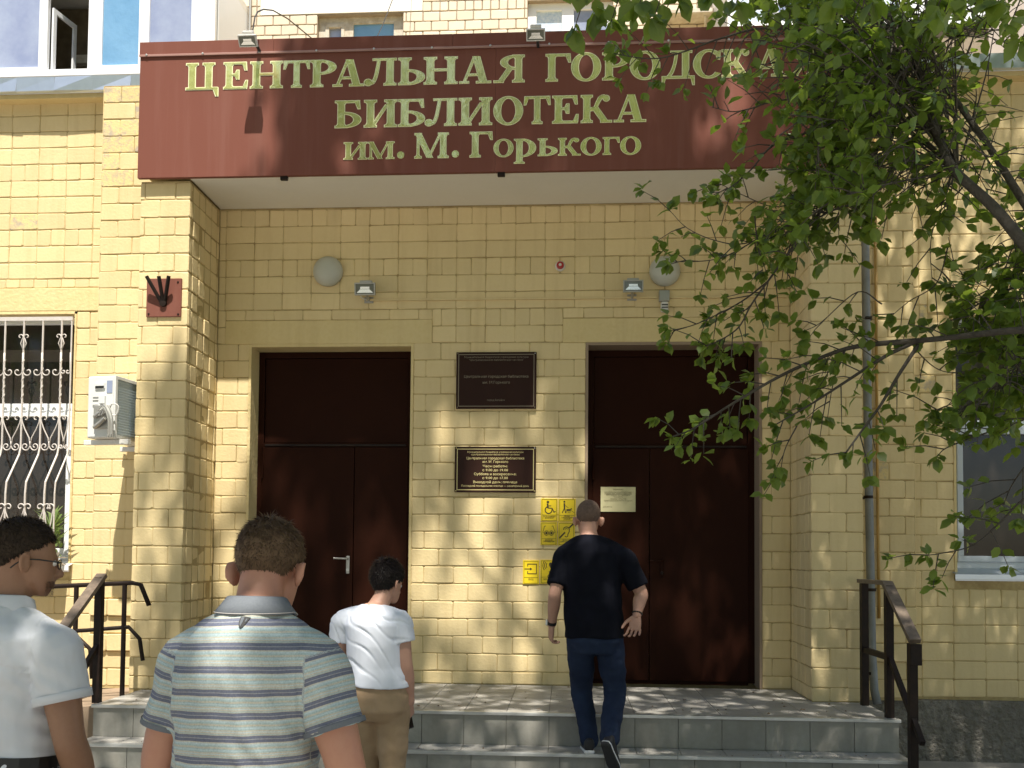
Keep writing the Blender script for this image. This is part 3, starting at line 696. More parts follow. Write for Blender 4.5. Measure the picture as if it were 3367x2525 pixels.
nt_ = thing('paper_notice', 'cream paper notice stuck on the right door', 'notice', ((a.x+b.x)/2, .184, (a.z+b.z)/2))
w, h = b.x-a.x, b.z-a.z
MB().box(-w/2, w/2, -.0015, .0015, -h/2, h/2).build('sheet', M['paper'], nt_)
for s, zz, wd, xo in [('Уважаемые читатели!', .87, .30, 0), ('вход в библиотеку осуществляется через', .76, .78, 0), ('соседнюю дверь, справа от главного входа', .70, .78, 0), ('Благодарим за понимание', .65, .68, 0), ('Часы работы', .57, .28, 0), ('ежедневно с 9.00 до 19.00', .49, .45, 0), ('Администрация библиотеки им. М. Горького', .42, .82, 0), ('директор', .17, .26, -.30)]:
    o = text_part(s, 'lettering', .02, xo*w, (zz-.5)*h, -.0025, M['ink'], nt_, wd*w)

# ------------------------------------------------------------------ lamps, floodlights, siren, sensor, conduit
def globe(px, py, label):
    P = atY(px, py, -.06)
    t = thing('wall_lamp', label, 'lamp', (P.x, 0, P.z), 'round wall lamps under the canopy')
    RX = Matrix.Rotation(R(90), 4, 'X')
    MB().lathe([(0, -.004), (.125, -.004), (.128, .03), (0, .03)], 28, RX).build('base', M['alu'], t)
    prof = [(0, .028), (.132, .028)]+[(.134*math.cos(a), .03+.085*math.sin(a)) for a in np.linspace(0, math.pi/2, 10)][:-1]+[(.004, .115)]
    MB().lathe(prof, 32, RX).build('lamp_shade', M['lampglass'], t, True)
globe(1076, 889, 'round opal wall lamp left of the centre, above the left door')
globe(2187, 888, 'round opal wall lamp partly behind the branch, above the right door')
def floodlight(px, py, Y, label, tilt, body, s=1.0, group=None):
    P = atY(px, py, Y)
    t = thing('floodlight', label, 'floodlight', P, group)
    T = Matrix.Rotation(R(tilt), 4, 'X') @ Matrix.Scale(s, 4)
    w, h = .085, .05
    V = []
    m = MB()
    fr = [(-w, -h), (w, -h), (w, h), (-w, h)]; bk = [(-w*.72, -h*.7), (w*.72, -h*.7), (w*.72, h*.7), (-w*.72, h*.7)]
    V = [T @ Vector((x, -.05, z)) for x, z in fr]+[T @ Vector((x, -.025, z)) for x, z in fr]+[T @ Vector((x, .035, z)) for x, z in bk]
    F = [(4, 0, 1, 5), (5, 1, 2, 6), (6, 2, 3, 7), (7, 3, 0, 4), (8, 4, 5, 9), (9, 5, 6, 10), (10, 6, 7, 11), (11, 7, 4, 8), (8, 9, 10, 11)]
    m.add(V, F); m.build('housing', body, t)
    bz = MB(); e = .010
    for (x0, x1, z0, z1) in ((-w, w, -h, -h+e), (-w, w, h-e, h), (-w, -w+e, -h+e, h-e), (w-e, w, -h+e, h-e)): bz.box(x0, x1, -.056, -.046, z0, z1, .002, T)
    bz.build('bezel', body, t)
    MB().box(-w+e, w-e, -.050, -.047, -h+e, h-e, 0, T).build('lens', M['lampfront'], t)
    rf = MB(); rf.add([T @ Vector(p) for p in [(-w*.8, -.0515, -h*.62), (w*.8, -.0515, -h*.62), (w*.45, -.0512, -h*.05), (-w*.45, -.0512, -h*.05)]], [(0, 1, 2, 3)])
    rf.add([T @ Vector(p) for p in [(-w*.45, -.0512, 0), (w*.45, -.0512, 0), (w*.45, -.0512, h*.35), (-w*.45, -.0512, h*.35)]], [(0, 1, 2, 3)]); rf.build('reflector', M['reflector'], t)
    MB().box(-.05, .05, -.012, .03, h*.72, h*1.5, .004, T).build('junction_box', body, t)
    return t, P
f1, P = floodlight(1204, 953, -.12, 'small grey floodlight beside the left wall lamp', 8, M['alu'], 1.06)
MB().tube([(0, .03, -.03), (0, .09, -.06), (0, .122, -.06)], .012, 6).box(-.04, .04, .108, .122, -.085, -.03, .003).build('bracket', M['alu'], f1)
f2, P = floodlight(2081, 944, -.12, 'small grey floodlight left of the right wall lamp', 6, M['alu'], 1.0)
MB().tube([(0, .03, -.03), (0, .09, -.06), (0, .122, -.06)], .012, 6).box(-.04, .04, .108, .122, -.085, -.03, .003).build('bracket', M['alu'], f2)
f3, P3 = floodlight(819, 132, -.93, 'pale floodlight over the left end of the sign', 38, M['whiteplastic'], .86)
f4, P4 = floodlight(1762, 112, -.93, 'pale floodlight over the middle of the sign', 38, M['whiteplastic'], .86)
for ft, PP in ((f3, P3), (f4, P4)):
    MB().tube([(.0, .03, .03), (.005, .10, .06), (.01, .24, .03), (.012, .36, -.02)], .013, 6).box(-.03, .05, .34, .40, 5.337-PP.z, 5.347-PP.z).build('arm', M['cable'], ft)
RX = Matrix.Rotation(R(90), 4, 'X')
P = atY(1842, 876, 0)
s_ = thing('alarm_siren', 'small round red and white alarm siren on the shaded wall', 'siren', (P.x, 0, P.z))
MB().lathe([(0, 0), (.044, 0), (.044, .018), (.036, .026), (0, .026)], 24, RX).build('base', M['whiteplastic'], s_, False)
MB().lathe([(0, .026), (.033, .026), (.030, .048), (.018, .052), (0, .052)], 24, RX).build('lens', M['red'], s_)
MB().lathe([(0, .052), (.013, .052), (.011, .056), (0, .056)], 16, RX).build('cap', M['whiteplastic'], s_)
P = atY(2183, 998, 0)
s_ = thing('motion_sensor', 'grey junction box with small white motion sensor under the right wall lamp', 'sensor', (P.x, 0, P.z))
MB().box(-.045, .045, -.05, 0, .01, .105, .006).build('junction_box', M['alu'], s_)
MB().box(-.032, .032, -.075, -.01, -.085, .0, .012).build('sensor_head', M['whiteplastic'], s_)
MB().box(-.026, .026, -.080, -.07, -.035, -.026).box(-.026, .026, -.080, -.07, -.058, -.05).build('lens', M['black'], s_)
a, b = atY(1206, 988, 0), atY(2160, 980, 0)
c_ = MB().box(a.x, b.x, -.022, 0, a.z-.008, a.z+.010, .003).box(b.x+.10, 1.87, -.022, 0, b.z-.008, b.z+.010, .003).build('cable_conduit', M['paint'])
tag(c_, 'thin painted cable conduit running along the wall between the floodlights', 'conduit')
cb = MB().tube(catmull([(a.x+.02, -.02, a.z), (a.x-.03, -.03, a.z+.01), (a.x-.05, -.04, a.z+.04), (a.x-.01, -.06, a.z+.05)], 5), .004, 5).build('cable', M['whiteplastic'])
tag(cb, 'thin looped cable under the left wall floodlight', 'cable')
for (x, yy, top) in ((.0, 0, 0),):
    w1 = MB().tube(catmull([tuple(P3+Vector((.0, .02, .05))), tuple(P3+Vector((.02, .5, .55))), (P3.x+.12, 2.5, 7.0), (P3.x+.15, 5.5, 10.5)], 6), .006, 5).build('cable', M['cable']); tag(w1, 'thin black cable rising from the left sign floodlight', 'cable')

# flag holder
P = atY(540, 980, -.64); a, b = atY(482, 1043, -.645), atY(599, 916, -.645)
fh = thing('flag_holder', 'brown square plate with three splayed flag sockets on the left pillar', 'flag holder', ((a.x+b.x)/2, -.645, (a.z+b.z)/2))
w, h = (b.x-a.x)/2, (b.z-a.z)/2
MB().box(-w, w, -.012, .012, -h, h, .003).build('plate', M['sign'], fh)
for dx in (-.115, -.012, .072):
    MB().tube([(.0+dx*.12, -.012, -.05), (dx, -.085, h*.98)], .0155, 12).build('socket', M['darkmetal'], fh)
MB().lathe([(0, 0), (.03, 0), (.028, .02), (0, .022)], 14, Matrix.Translation((.0, -.012, -.05)) @ RX).build('boss', M['darkmetal'], fh)
for sx, sz in ((.8, .8), (-.85, -.85), (.85, -.88)):
    MB().lathe([(0, 0), (.009, 0), (.007, .005), (0, .006)], 8, Matrix.Translation((sx*w, -.012, sz*h)) @ RX).build('screw', M['darkmetal'], fh)

# air conditioner on the left flank of the left pillar
ac = thing('air_conditioner', 'white air conditioner outdoor unit beside the left pillar, pipes hanging from it', 'air conditioner', (-3.72, -.83, 2.03))
ac.rotation_euler = (0, 0, R(-9))
m_ = MB().box(-.15, .085, 0, .66, 0, .50, .012); m_.build('casing', M['accase'], ac)
MB().box(.087, .094, .03, .63, .03, .47).build('coil', M['coil'], ac)
fins = MB()
for k in range(20): fins.box(.094, .098, .03, .63, .04+.0215*k, .046+.0215*k)
fins.build('fin', M['coil'], ac)['kind'] = 'stuff'
MB().box(.086, .105, .0, .03, .0, .50, .003).box(.086, .105, .03, .66, .472, .50, .003).build('coil_frame', M['accase'], ac)
MB().box(-.08, .01, -.010, .002, .395, .445, .004).build('grip', M['accase'], ac)
MB().box(-.075, .005, -.0115, -.009, .398, .418).build('grip_recess', M['black'], ac)
MB().box(.025, .075, -.003, 0, .36, .46).build('rating_label', M['glassgrey'], ac)
for z in (.325, .30, .262, .252): MB().box(-.10, -.05, -.004, .001, z, z+.007).build('vent', M['alu'], ac)
MB().box(-.03, .02, -.022, .001, .27, .34, .005).build('cable_cover', M['accase'], ac)
v = MB()
for z in (.13, .215):
    v.tube([(-.06, -.03, z-.05), (.0, -.045, z-.02), (.05, -.05, z+.02)], .016, 10)
v.box(-.08, .06, -.02, .0, .07, .26, .006)
v.build('valve', M['alu'], ac)
for k in range(7):
    x = .03+.012*k
    MB().tube(catmull([(-.03+.01*k, -.04-.004*k, .17+.02*(k % 3)), (.05+.006*k, -.07, .22+.012*(k % 4)), (.10+.006*k, -.075, .14), (.085+.007*k, -.05, .0+.01*(k % 3))], 6), .007+.002*(k % 3), 7).build('hose', M['rope'] if k % 2 else M['alu'], ac)
MB().tube(catmull([(.08, -.05, .20), (.12, -.06, .26), (.17, -.05, .24), (.15, -.05, .17), (.10, -.06, .18)], 6), .006, 6).build('hose', M['whiteplastic'], ac)
for yy in (.08, .54):
    MB().box(-.24, .17, yy, yy+.04, -.045, -.004, .004).build('bracket', M['whiteplastic'], ac)

# downpipe and gas pipe
dp = thing('downpipe', 'blue-grey metal downpipe between the right pillar and the right wall', 'downpipe')
MB().tube([(2.43, -.24, 5.22), (2.455, -.24, 4.0), (2.47, -.24, 2.0), (2.49, -.24, .35), (2.50, -.26, .05), (2.51, -.30, -.06)], .033, 16).build('pipe', M['pipe'], dp, True)
for z in (3.1, 1.62, .86, .18): MB().lathe([(.032, -.012), (.038, -.012), (.038, .012), (.032, .012)], 16, Matrix.Translation((2.47 if z > 1 else 2.489, -.24, z))).box(2.46, 2.48, -.20, -.09, z-.01, z+.01).build('clamp', M['darkmetal'], dp)
gp = MB().tube([(2.575, -.135, 5.2), (2.58, -.135, 1.2), (2.585, -.135, .62)], .013, 10).build('gas_pipe', M['gas'], smooth=True); tag(gp, 'thin ochre gas pipe beside the downpipe on the right', 'pipe')
# ------------------------------------------------------------------ steps
st = thing('entrance_steps', 'grey tiled porch landing and steps with metal nosings', 'steps')
LX0, LX1 = -3.455, 2.30
TR = [(0.0, -1.385), (-.23, -1.63), (-.40, -1.93)]       # level, front edge
base = MB()
base.box(LX0+.01, LX1-.01, TR[0][1]+.03, .0, -.56, -.010)
base.box(LX0+.01, LX1-.01, TR[1][1]+.03, TR[0][1]+.032, -.56, -.240)
base.box(LX0+.01, LX1-.01, TR[2][1]+.03, TR[1][1]+.032, -.56, -.410)
base.build('step_base', M['grout'], st)
TW = .305
_tm = {}
def tile(name, sx, sy, sz, mt, loc):
    key = (round(sx, 3), round(sy, 3), round(sz, 3), mt)
    if key not in _tm:
        b_ = MB().box(0, sx, 0, sy, 0, sz); me = bpy.data.meshes.new(name); me.from_pydata(b_.v, [], b_.f); me.materials.append(M[mt])
        _tm[key] = me
    o = link(name, _tm[key], st, loc)
    o.rotation_euler = (random.uniform(-.002, .002), random.uniform(-.001, .001), 0)
n = int((LX1-LX0)/TW)+1
ww = (LX1-LX0)/n
yr = [-1.345, -1.045, -.745, -.445, -.145, .0]
for j in range(len(yr)-1):
    for i in range(n):
        x = LX0+i*ww+(-.0 if j % 2 == 0 else 0)
        if yr[j] > -.66 and (x+ww < -3.12 or x > 1.92): continue
        tile('tile', ww-.004, yr[j+1]-yr[j]-.004, .012, 'tile', (x+.002, yr[j]+.002, -.012))
for (z, yf), (z2, yb) in ((TR[1], TR[0]), (TR[2], TR[1])):
    for i in range(n): tile('tile', ww-.004, yb+.02-(yf+.04)-.004, .012, 'tile', (LX0+i*ww+.002, yf+.042, z-.012))
for k, (z, yf) in enumerate(TR):
    zb = TR[k+1][0] if k < 2 else -.56
    off = (.0, .08, .16)[k]
    i = 0; x = LX0
    while x < LX1-.02:
        x2 = min(LX0+off+i*ww+(ww if off == 0 else 0), LX1)
        if x2-x > .02: tile('riser_tile', x2-x-.004, .012, z-.02-zb-.003, 'riser', (x+.002, yf+.018, zb+.002))
        x = max(x, x2); i += 1
    for a, b in ((LX0-.01, -1.9+.3*k), (-1.9+.3*k, .35+.4*k), (.35+.4*k, LX1+.01)):
        MB().box(a+.001, b-.001, yf, yf+.04, z-.020, z+.003, .003).build('nosing', M['nosing'], st)
rm = MB(); rm.add([(-9, -1.25, -.42), (-3.47, -1.25, -.03), (-3.47, -.06, -.03), (-9, -.06, -.42), (-9, -1.25, -.56), (-3.47, -1.25, -.56)], [(0, 1, 2, 3), (4, 5, 1, 0)])
ro = rm.build('access_ramp', mat('ramp_concrete', (.30, .22, .15), .9, noise=(8, .6))); tag(ro, 'brown concrete access ramp rising to the left end of the landing', 'ramp')

# ------------------------------------------------------------------ railings
def stair_rail(X, label, left):
    r = thing('stair_railing', label, 'railing', (X, 0, 0))
    y1, y2, y3 = -.76, -1.29, -1.72
    if not left:
        MB().box(-.026, .026, y1-.026, y1+.026, .0, .925).build('post', M['darkmetal'], r)
        MB().box(-.035, .035, y2+.03, y1+.06, .927, .957, .003).build('top_rail', M['railtop'], r)
        MB().box(-.018, .018, y2+.027, y1-.027, .40, .44).build('mid_rail', M['darkmetal'], r)
    MB().box(-.026, .026, y2-.026, y2+.026, .0, .925).build('post', M['darkmetal'], r)
    MB().box(-.026, .026, y3-.026, y3+.026, -.56, .56).build('post', M['darkmetal'], r)
    a, b = Vector((0, y2+.03, .942)), Vector((0, y3-.05, .578))
    d = (b-a).normalized(); up = Vector((0, -d.z, d.y)); up = up if up.z > 0 else -up
    sx = Vector((.037, 0, 0)); t = .016
    V = [a-sx-up*t, a+sx-up*t, a+sx+up*t, a-sx+up*t, b-sx-up*t, b+sx-up*t, b+sx+up*t, b-sx+up*t]
    MB().add(V, [(0, 1, 2, 3), (7, 6, 5, 4), (0, 4, 5, 1), (1, 5, 6, 2), (2, 6, 7, 3), (3, 7, 4, 0)]).build('top_rail', M['railtop'], r)
    MB().box(-.037, .037, b.y-.02, b.y+.016, b.z-.155, b.z-.017, .003).build('rail_end', M['darkmetal'], r)
    a, b = Vector((0, y2-.02, .42)), Vector((0, y3-.16, -.06)); sx = Vector((.016, 0, 0)); t = .018
    V = [a-sx-up*t, a+sx-up*t, a+sx+up*t, a-sx+up*t, b-sx-up*t, b+sx-up*t, b+sx+up*t, b-sx+up*t]
    MB().add(V, [(0, 1, 2, 3), (7, 6, 5, 4), (0, 4, 5, 1), (1, 5, 6, 2), (2, 6, 7, 3), (3, 7, 4, 0)]).build('mid_rail', M['darkmetal'], r)
    return r
stair_rail(2.262, 'dark metal stair railing at the right end of the steps', False)
stair_rail(-3.47, 'dark metal stair railing at the left end of the steps, behind the man in white', True)
rr_ = thing('ramp_railing', 'thin black ramp railing with bent ends in front of the left wall', 'railing', (-3.46, -.93, 0))
MB().tube([(-2.6, 0, .72), (-.5, 0, .845), (.06, 0, .875), (.13, 0, .86), (.20, 0, .70)], .018, 10).build('top_rail', M['darkmetal'], rr_, True)
MB().tube([(-2.6, 0, .36), (-.30, 0, .50), (.04, 0, .53), (.13, 0, .44), (.16, 0, .27)], .016, 10).build('mid_rail', M['darkmetal'], rr_, True)
MB().tube([(-.40, -.25, .45), (-.22, -.25, .46), (-.13, -.25, .38), (-.11, -.25, .16)], .016, 10).build('lower_rail', M['darkmetal'], rr_, True)
for x in (0, -.39, -1.3, -2.3): MB().tube([(x, 0, -.02-(.07*abs(x))), (x, 0, .862+.05*x)], .019, 8).build('post', M['darkmetal'], rr_)

# ------------------------------------------------------------------ apartment block behind and above the library roof
ab = thing('apartment_block', 'pale beige brick apartment block rising behind the library roof', 'building')
UY = 5.6
w1 = (atY(1044, 60, UY).x, atY(1325, 60, UY).x, 7.9, atY(1100, 22, UY).z-.12)
w2 = (atY(1735, 60, UY).x, atY(2015, 60, UY).x, 7.9, atY(1850, 8, UY).z+.05)
g = MB(); yq = UY+.012
zt = 12.5; zb = 5.3
xs = [-14, w1[0], w1[1], w2[0], w2[1], 12]
g.box(xs[0], xs[1], yq, UY+.4, zb, zt); g.box(xs[2], xs[3], yq, UY+.4, zb, zt); g.box(xs[4], xs[5], yq, UY+.4, zb, zt)
for w in (w1, w2): g.box(w[0], w[1], yq, UY+.4, zb, w[2]); g.box(w[0], w[1], yq, UY+.4, w[3], zt)
g.build('masonry', M['greyjoint'], ab)
ZU = 8.05
ux0 = -5.9
bricks(ab, 9.0, (ux0, UY), (1, 0), [(w1[0]-ux0, w1[1]-ux0, w1[2], w1[3]), (w2[0]-ux0, w2[1]-ux0, w2[2], w2[3]), (w1[0]-ux0-.9, w1[1]-ux0+.3, w1[3]+.02, 20)], (8.55, 9.95), cs=.155, zg=ZU, mt='beige', header_rows=lambda k: k % 4 == 1, phase=.0, joint=.016, vj=1)
MB().box(w1[0]-.9, w1[1]+.3, UY-.004, UY+.03, w1[3]+.02, 10.2).build('cement_band', M['soffit'], ab)
# old two-part window
f = MB(); xa, xb, z0, z1 = w1; y = UY+.10
f.box(xa, xb, y, y+.08, z1-.09, z1).box(xa, xa+.10, y, y+.08, z0, z1-.09).box(xb-.16, xb, y, y+.08, z0, z1-.09).box(xa+.40, xa+.54, y-.002, y+.08, z0, z1-.09)
f.box(xa+.10, xa+.40, y+.002, y+.078, 8.72, 8.80)
wn = f.build('window', M['oldwood'], ab); wn['label'] = 'old wooden window with small vent sash, above the sign'
MB().box(xa+.54, xb-.16, y+.04, y+.05, z0, z1-.09).build('pane', M['glassblue'], wn)
MB().box(xa+.16, xa+.35, y+.04, y+.05, 8.86, z1-.15).build('pane', M['glassgrey'], wn)
sh = MB()
for (u0, u1, v0, v1) in ((xa+.10, xa+.40, 8.80, 8.86), (xa+.10, xa+.40, z1-.15, z1-.09), (xa+.10, xa+.16, 8.86, z1-.15), (xa+.35, xa+.40, 8.86, z1-.15)): sh.box(u0, u1, y-.012, y+.06, v0, v1, .004)
sh.build('sash', M['oldwood'], wn)
xa, xb, z0, z1 = w2; f = MB()
f.box(xa, xb, y, y+.08, z1-.10, z1).box(xa, xa+.13, y, y+.08, z0, z1-.10).box(xb-.08, xb, y, y+.08, z0, z1-.10).box(xa+.52, xa+.70, y-.002, y+.08, z0, z1-.10)
wn = f.build('window', M['white'], ab); wn['label'] = 'white plastic window with patterned lace curtain'
MB().box(xa+.13, xa+.52, y+.04, y+.05, z0, z1-.10).build('pane', M['lace'], wn)
MB().box(xa+.70, xb-.08, y+.04, y+.05, z0, z1-.10).build('pane', M['glassgrey'], wn)
a, b = atY(2180, 55, UY-.2), atY(2345, 35, UY-.2)
lg = MB().box(a.x, b.x, UY-.28, UY-.004, a.z, b.z, .01); lg.tube([(a.x+.05, UY-.2, a.z), (a.x+.02, UY-.02, a.z-.22)], .02, 6); lg.tube([(b.x-.12, UY-.2, a.z), (b.x-.08, UY-.02, a.z-.22)], .02, 6)
lg.build('ledge', M['oldwood'], ab)
MB().tube([(-4.95, UY-.05, 7.0), (-4.95, UY-.05, 12)], .02, 8).build('conduit', M['alu'], ab)

def glazed_balcony(x0, x1, Y, zsill, ztop, cuts, pms, label):
    t = thing('glazed_balcony', label, 'balcony')
    MB().box(x0, x1, Y-.03, Y+.12, zsill-.10, zsill, .008).build('sill', M['white'], t)
    MB().box(x0, x1, Y+.03, Y+.10, zsill-1.1, zsill-.105).build('parapet', M['greyjoint'], t)
    f = MB(); z0, z1 = zsill+.004, ztop
    f.box(x0, x1, Y, Y+.07, z1-.08, z1)
    for a, b in cuts: f.box(a, b, Y, Y+.07, z0, z1-.08, .004)
    fo = f.build('frame', M['white'], t)
    for i, ((a0, a1), (b0, b1)) in enumerate(zip(cuts, cuts[1:])):
        mt = pms[i]
        if mt is None: continue
        s = MB(); e = .045
        s.box(a1, b0, Y-.004, Y+.06, z0, z0+.05, .003)
        s.build('sash', M['white'], fo)
        MB().box(a1, b0, Y+.03, Y+.04, z0+.05, z1-.08).build('pane', M[mt], fo)
    MB().box(x0-.0, x0+.06, Y+.125, UY-.01, zsill-1.1, ztop).build('side_panel', M['white'], t); MB().box(x1-.12, x1, Y+.125, UY-.01, zsill-1.1, ztop).build('side_panel', M['white'], t)
    MB().box(x0, x1, Y, UY-.01, ztop+.002, ztop+.12).build('balcony_roof', M['soffit'], t)
    MB().box(x0, x1, Y+.105, UY-.01, zsill-1.2, zsill-1.1).build('balcony_floor', M['concrete'], t)
    return t
LY = 4.3
fx = lambda x: atY(x, 100, LY).x
zs = atY(300, 228, LY).z
cuts = [(fx(-560), fx(-520)), (fx(-300), fx(-270)), (fx(128), fx(156)), (fx(290), fx(336)), (fx(456), fx(490)), (fx(628), fx(706))]
gb_ = glazed_balcony(fx(-560), fx(706), LY, zs, zs+1.5, cuts, ['glassgrey', 'glassgrey', None, 'glassblue', 'glassgrey'], 'glazed balcony with white frames above the left roof edge, one sash open')
# dim room seen through the open sash
xa, xb = fx(156), fx(290)
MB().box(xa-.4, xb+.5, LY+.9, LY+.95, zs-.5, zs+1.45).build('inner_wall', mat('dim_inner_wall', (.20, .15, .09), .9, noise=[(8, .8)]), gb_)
MB().box(xa-.1, xb+.05, LY+.80, LY+.89, zs+.55, zs+.68).box(xb-.06, xb+.02, LY+.80, LY+.89, zs-.2, zs+.55).build('inner_door_frame', M['oldwood'], gb_)
cu = MB()
for k in range(12):
    x = xa+.30+k*.028; cu.box(x, x+.02, LY+.70+.02*(k % 2), LY+.73+.02*(k % 2), zs-.2, zs+.60)
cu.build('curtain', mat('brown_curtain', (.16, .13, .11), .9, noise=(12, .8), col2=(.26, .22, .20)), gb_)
os_ = MB(); 
os_.box(0, .03, 0, .45, .02, .07).box(0, .03, 0, .45, .88, .95).box(0, .03, 0, .06, .07, .88).box(0, .03, .39, .45, .07, .88)
oo = os_.build('open_sash', M['white'], gb_); oo.location = (xa+.02, LY+.07, zs); oo.rotation_euler = (0, 0, R(-12))
fx2 = lambda x: atY(x, 60, LY).x
zs2 = atY(2550, 70, LY).z
cuts2 = [(fx2(2392), fx2(2412)), (fx2(2520), fx2(2560)), (fx2(2700), fx2(2740)), (fx2(2960), fx2(3010)), (fx2(3180), fx2(3240))]
glazed_balcony(fx2(2392), fx2(3240), LY, zs2-.05, zs2+1.4, cuts2, ['lace', 'glassgrey', 'lace', 'white'], 'glazed balcony with white frames behind the tree crown')
pw = MB().box(fx2(3250), fx2(3900), LY, LY+.3, 5.4, 11, .0).build('balcony_wall', mat('grey_beige_panel', (.50, .42, .36), .8, noise=[(3, .4)])); tag(pw, 'plain grey-beige upper wall panel at the top right', 'wall')
# ------------------------------------------------------------------ trees
LEAFP = [(0, 0, 0), (.30, .30, .06), (.62, .34, .05), (1.0, 0, -.10), (.62, -.34, .05), (.30, -.30, .06), (.32, 0, 0), (.66, 0, -.02)]
LEAFF = [(0, 6, 1), (1, 6, 7, 2), (2, 7, 3), (0, 5, 6), (5, 4, 7, 6), (4, 3, 7)]
LP = np.array(LEAFP)
def leaf_variant(k):
    r = random.Random(50+k); v = [(x+r.uniform(-.03, .03)*(0 < x < 1), y*r.uniform(.85, 1.15), z+r.uniform(-.05, .05)) for x, y, z in LEAFP]
    return v
class Leaves:
    def __init__(s): s.P, s.D, s.N, s.S = [], [], [], []
    def add(s, p, d, n, size): s.P.append(tuple(p)); s.D.append(tuple(d)); s.N.append(tuple(n)); s.S.append(size)
    def frames(s):
        P = np.array(s.P); D = np.array(s.D); N = np.array(s.N); S = np.array(s.S)
        D /= np.linalg.norm(D, axis=1)[:, None]+1e-9
        N = N-D*(N*D).sum(1)[:, None]; N /= np.linalg.norm(N, axis=1)[:, None]+1e-9
        return P, D, N, S
    def mesh(s, name, mt, parent, idx=None):
        P, D, N, S = s.frames()
        if idx is not None: P, D, N, S = P[idx], D[idx], N[idx], S[idx]
        B = np.cross(N, D); n = len(P)
        var = [np.array(leaf_variant(k)) for k in range(5)]
        pick = rng.integers(0, 5, n); L = np.array(var)[pick]           # n,8,3
        V = P[:, None, :]+S[:, None, None]*(L[:, :, 0:1]*D[:, None, :]+L[:, :, 1:2]*B[:, None, :]+L[:, :, 2:3]*N[:, None, :])
        V = V.reshape(-1, 3)
        lt = np.array([3, 4, 3, 3, 4, 3]); li = np.array([i for f in LEAFF for i in f])
        me = bpy.data.meshes.new(name); me.vertices.add(len(V)); me.vertices.foreach_set('co', V.ravel())
        loops = (li[None, :]+8*np.arange(n)[:, None]).ravel(); tot = np.tile(lt, n); st_ = np.concatenate([[0], np.cumsum(tot)[:-1]])
        me.loops.add(len(loops)); me.loops.foreach_set('vertex_index', loops); me.polygons.add(len(tot))
        me.polygons.foreach_set('loop_start', st_); me.polygons.foreach_set('loop_total', tot)
        me.update(calc_edges=True); me.materials.append(mt); me.validate()
        o = link(name, me, parent); o['kind'] = 'stuff'; return o

def rv(a=1.0): return Vector((random.uniform(-a, a), random.uniform(-a, a), random.uniform(-a, a)))
tree = thing('street_tree', 'leafy tree leaning in from the right, dark branches across the porch', 'tree')
LV = Leaves(); twigs = MB()
def limb3(px, Y0, Y1):
    n = len(px); return catmull([atY(x, y, Y0+(Y1-Y0)*i/(n-1)) for i, (x, y) in enumerate(px)], 6)
def rosette(p, d, n, size, droop=.5):
    for k in range(n):
        a = rv(); a = (a-d*a.dot(d)); a = a.normalized() if a.length > .01 else Vector((0, 0, 1))
        ld_ = (d*random.uniform(.1, .8)+a*.9+Vector((0, 0, -droop*random.random()))).normalized()
        nn = Vector((0, -.3, 1))+rv(.7)
        LV.add(p+rv(.012), ld_, nn, size*random.uniform(.7, 1.18))
def grow(P, r0, r1, dens=1.0, start=.15, tl=(.06, .22), nl=5, size=.064, name='branch', up=0.0):
    n = len(P); rad = [r0+(r1-r0)*(i/(n-1))**.8 for i in range(n)]
    MB().tube(P, rad, 8 if r0 > .01 else 5).build(name, M['bark'], tree, True)
    L = [0]
    for a, b in zip(P, P[1:]): L.append(L[-1]+(b-a).length)
    s = L[-1]*start
    while s < L[-1]:
        i = max(k for k in range(n) if L[k] <= s); i = min(i, n-2); t = (s-L[i])/max(L[i+1]-L[i], 1e-6)
        p = P[i].lerp(P[i+1], t); d = (P[i+1]-P[i]).normalized()
        lat = rv(); lat = (lat-d*lat.dot(d)).normalized()
        td = (d*random.uniform(.3, 1.0)+lat*.9+Vector((0, 0, up-.05))).normalized()
        ln = random.uniform(*tl)
        q1 = p+td*ln*.5; q2 = p+(td+Vector((0, 0, -.12))).normalized()*ln
        twigs.tube([p, q1, q2], [.0032, .0024, .0015], 4, False)
        rosette(q2, td, random.randint(max(2, nl-2), nl+1), size)
        if ln > .10: rosette(q1, td, random.randint(1, 3), size)
        s += random.uniform(.032, .08)/dens
    rosette(P[-1], (P[-1]-P[-2]).normalized(), nl+2, size)
    return P
# limbs traced at their own distances
A1 = limb3([(3560, 1010), (3367, 800), (3266, 680), (3139, 561), (3094, 471), (3045, 328), (3008, 205), (2951, 94), (2885, -20), (2820, -160)], -4.3, -3.3)
grow(A1, .026, .009, .7, .35)
A1b = limb3([(3080, 440), (3020, 330), (2967, 254), (2902, 197), (2828, 135), (2746, 45), (2700, -60)], -3.86, -3.3)
grow(A1b, .014, .006, .9, .2)
A2 = limb3([(3500, 860), (3361, 656), (3258, 492), (3156, 348), (3086, 246), (3060, 120), (3040, -40)], -4.0, -3.2)
grow(A2, .020, .008, .7, .3)
A3 = limb3([(3600, 1080), (3367, 1085), (3250, 1095), (3150, 1107), (3014, 1121)], -4.4, -3.7)
grow(A3, .016, .012, .6, .3)
B1 = limb3([(3014, 1121), (2851, 1134), (2743, 1159), (2580, 1229), (2417, 1322), (2281, 1408), (2211, 1436)], -3.7, -3.3); grow(B1, .014, .003, 1.7, .12)
B2 = limb3([(3014, 1121), (2905, 1175), (2770, 1262), (2661, 1332), (2547, 1398)], -3.7, -3.5); grow(B2, .011, .003, 1.3, .12)
B3 = limb3([(3019, 1134), (2960, 1224), (2895, 1332), (2851, 1392), (2780, 1490)], -3.7, -3.8); grow(B3, .010, .004, .8, .3)
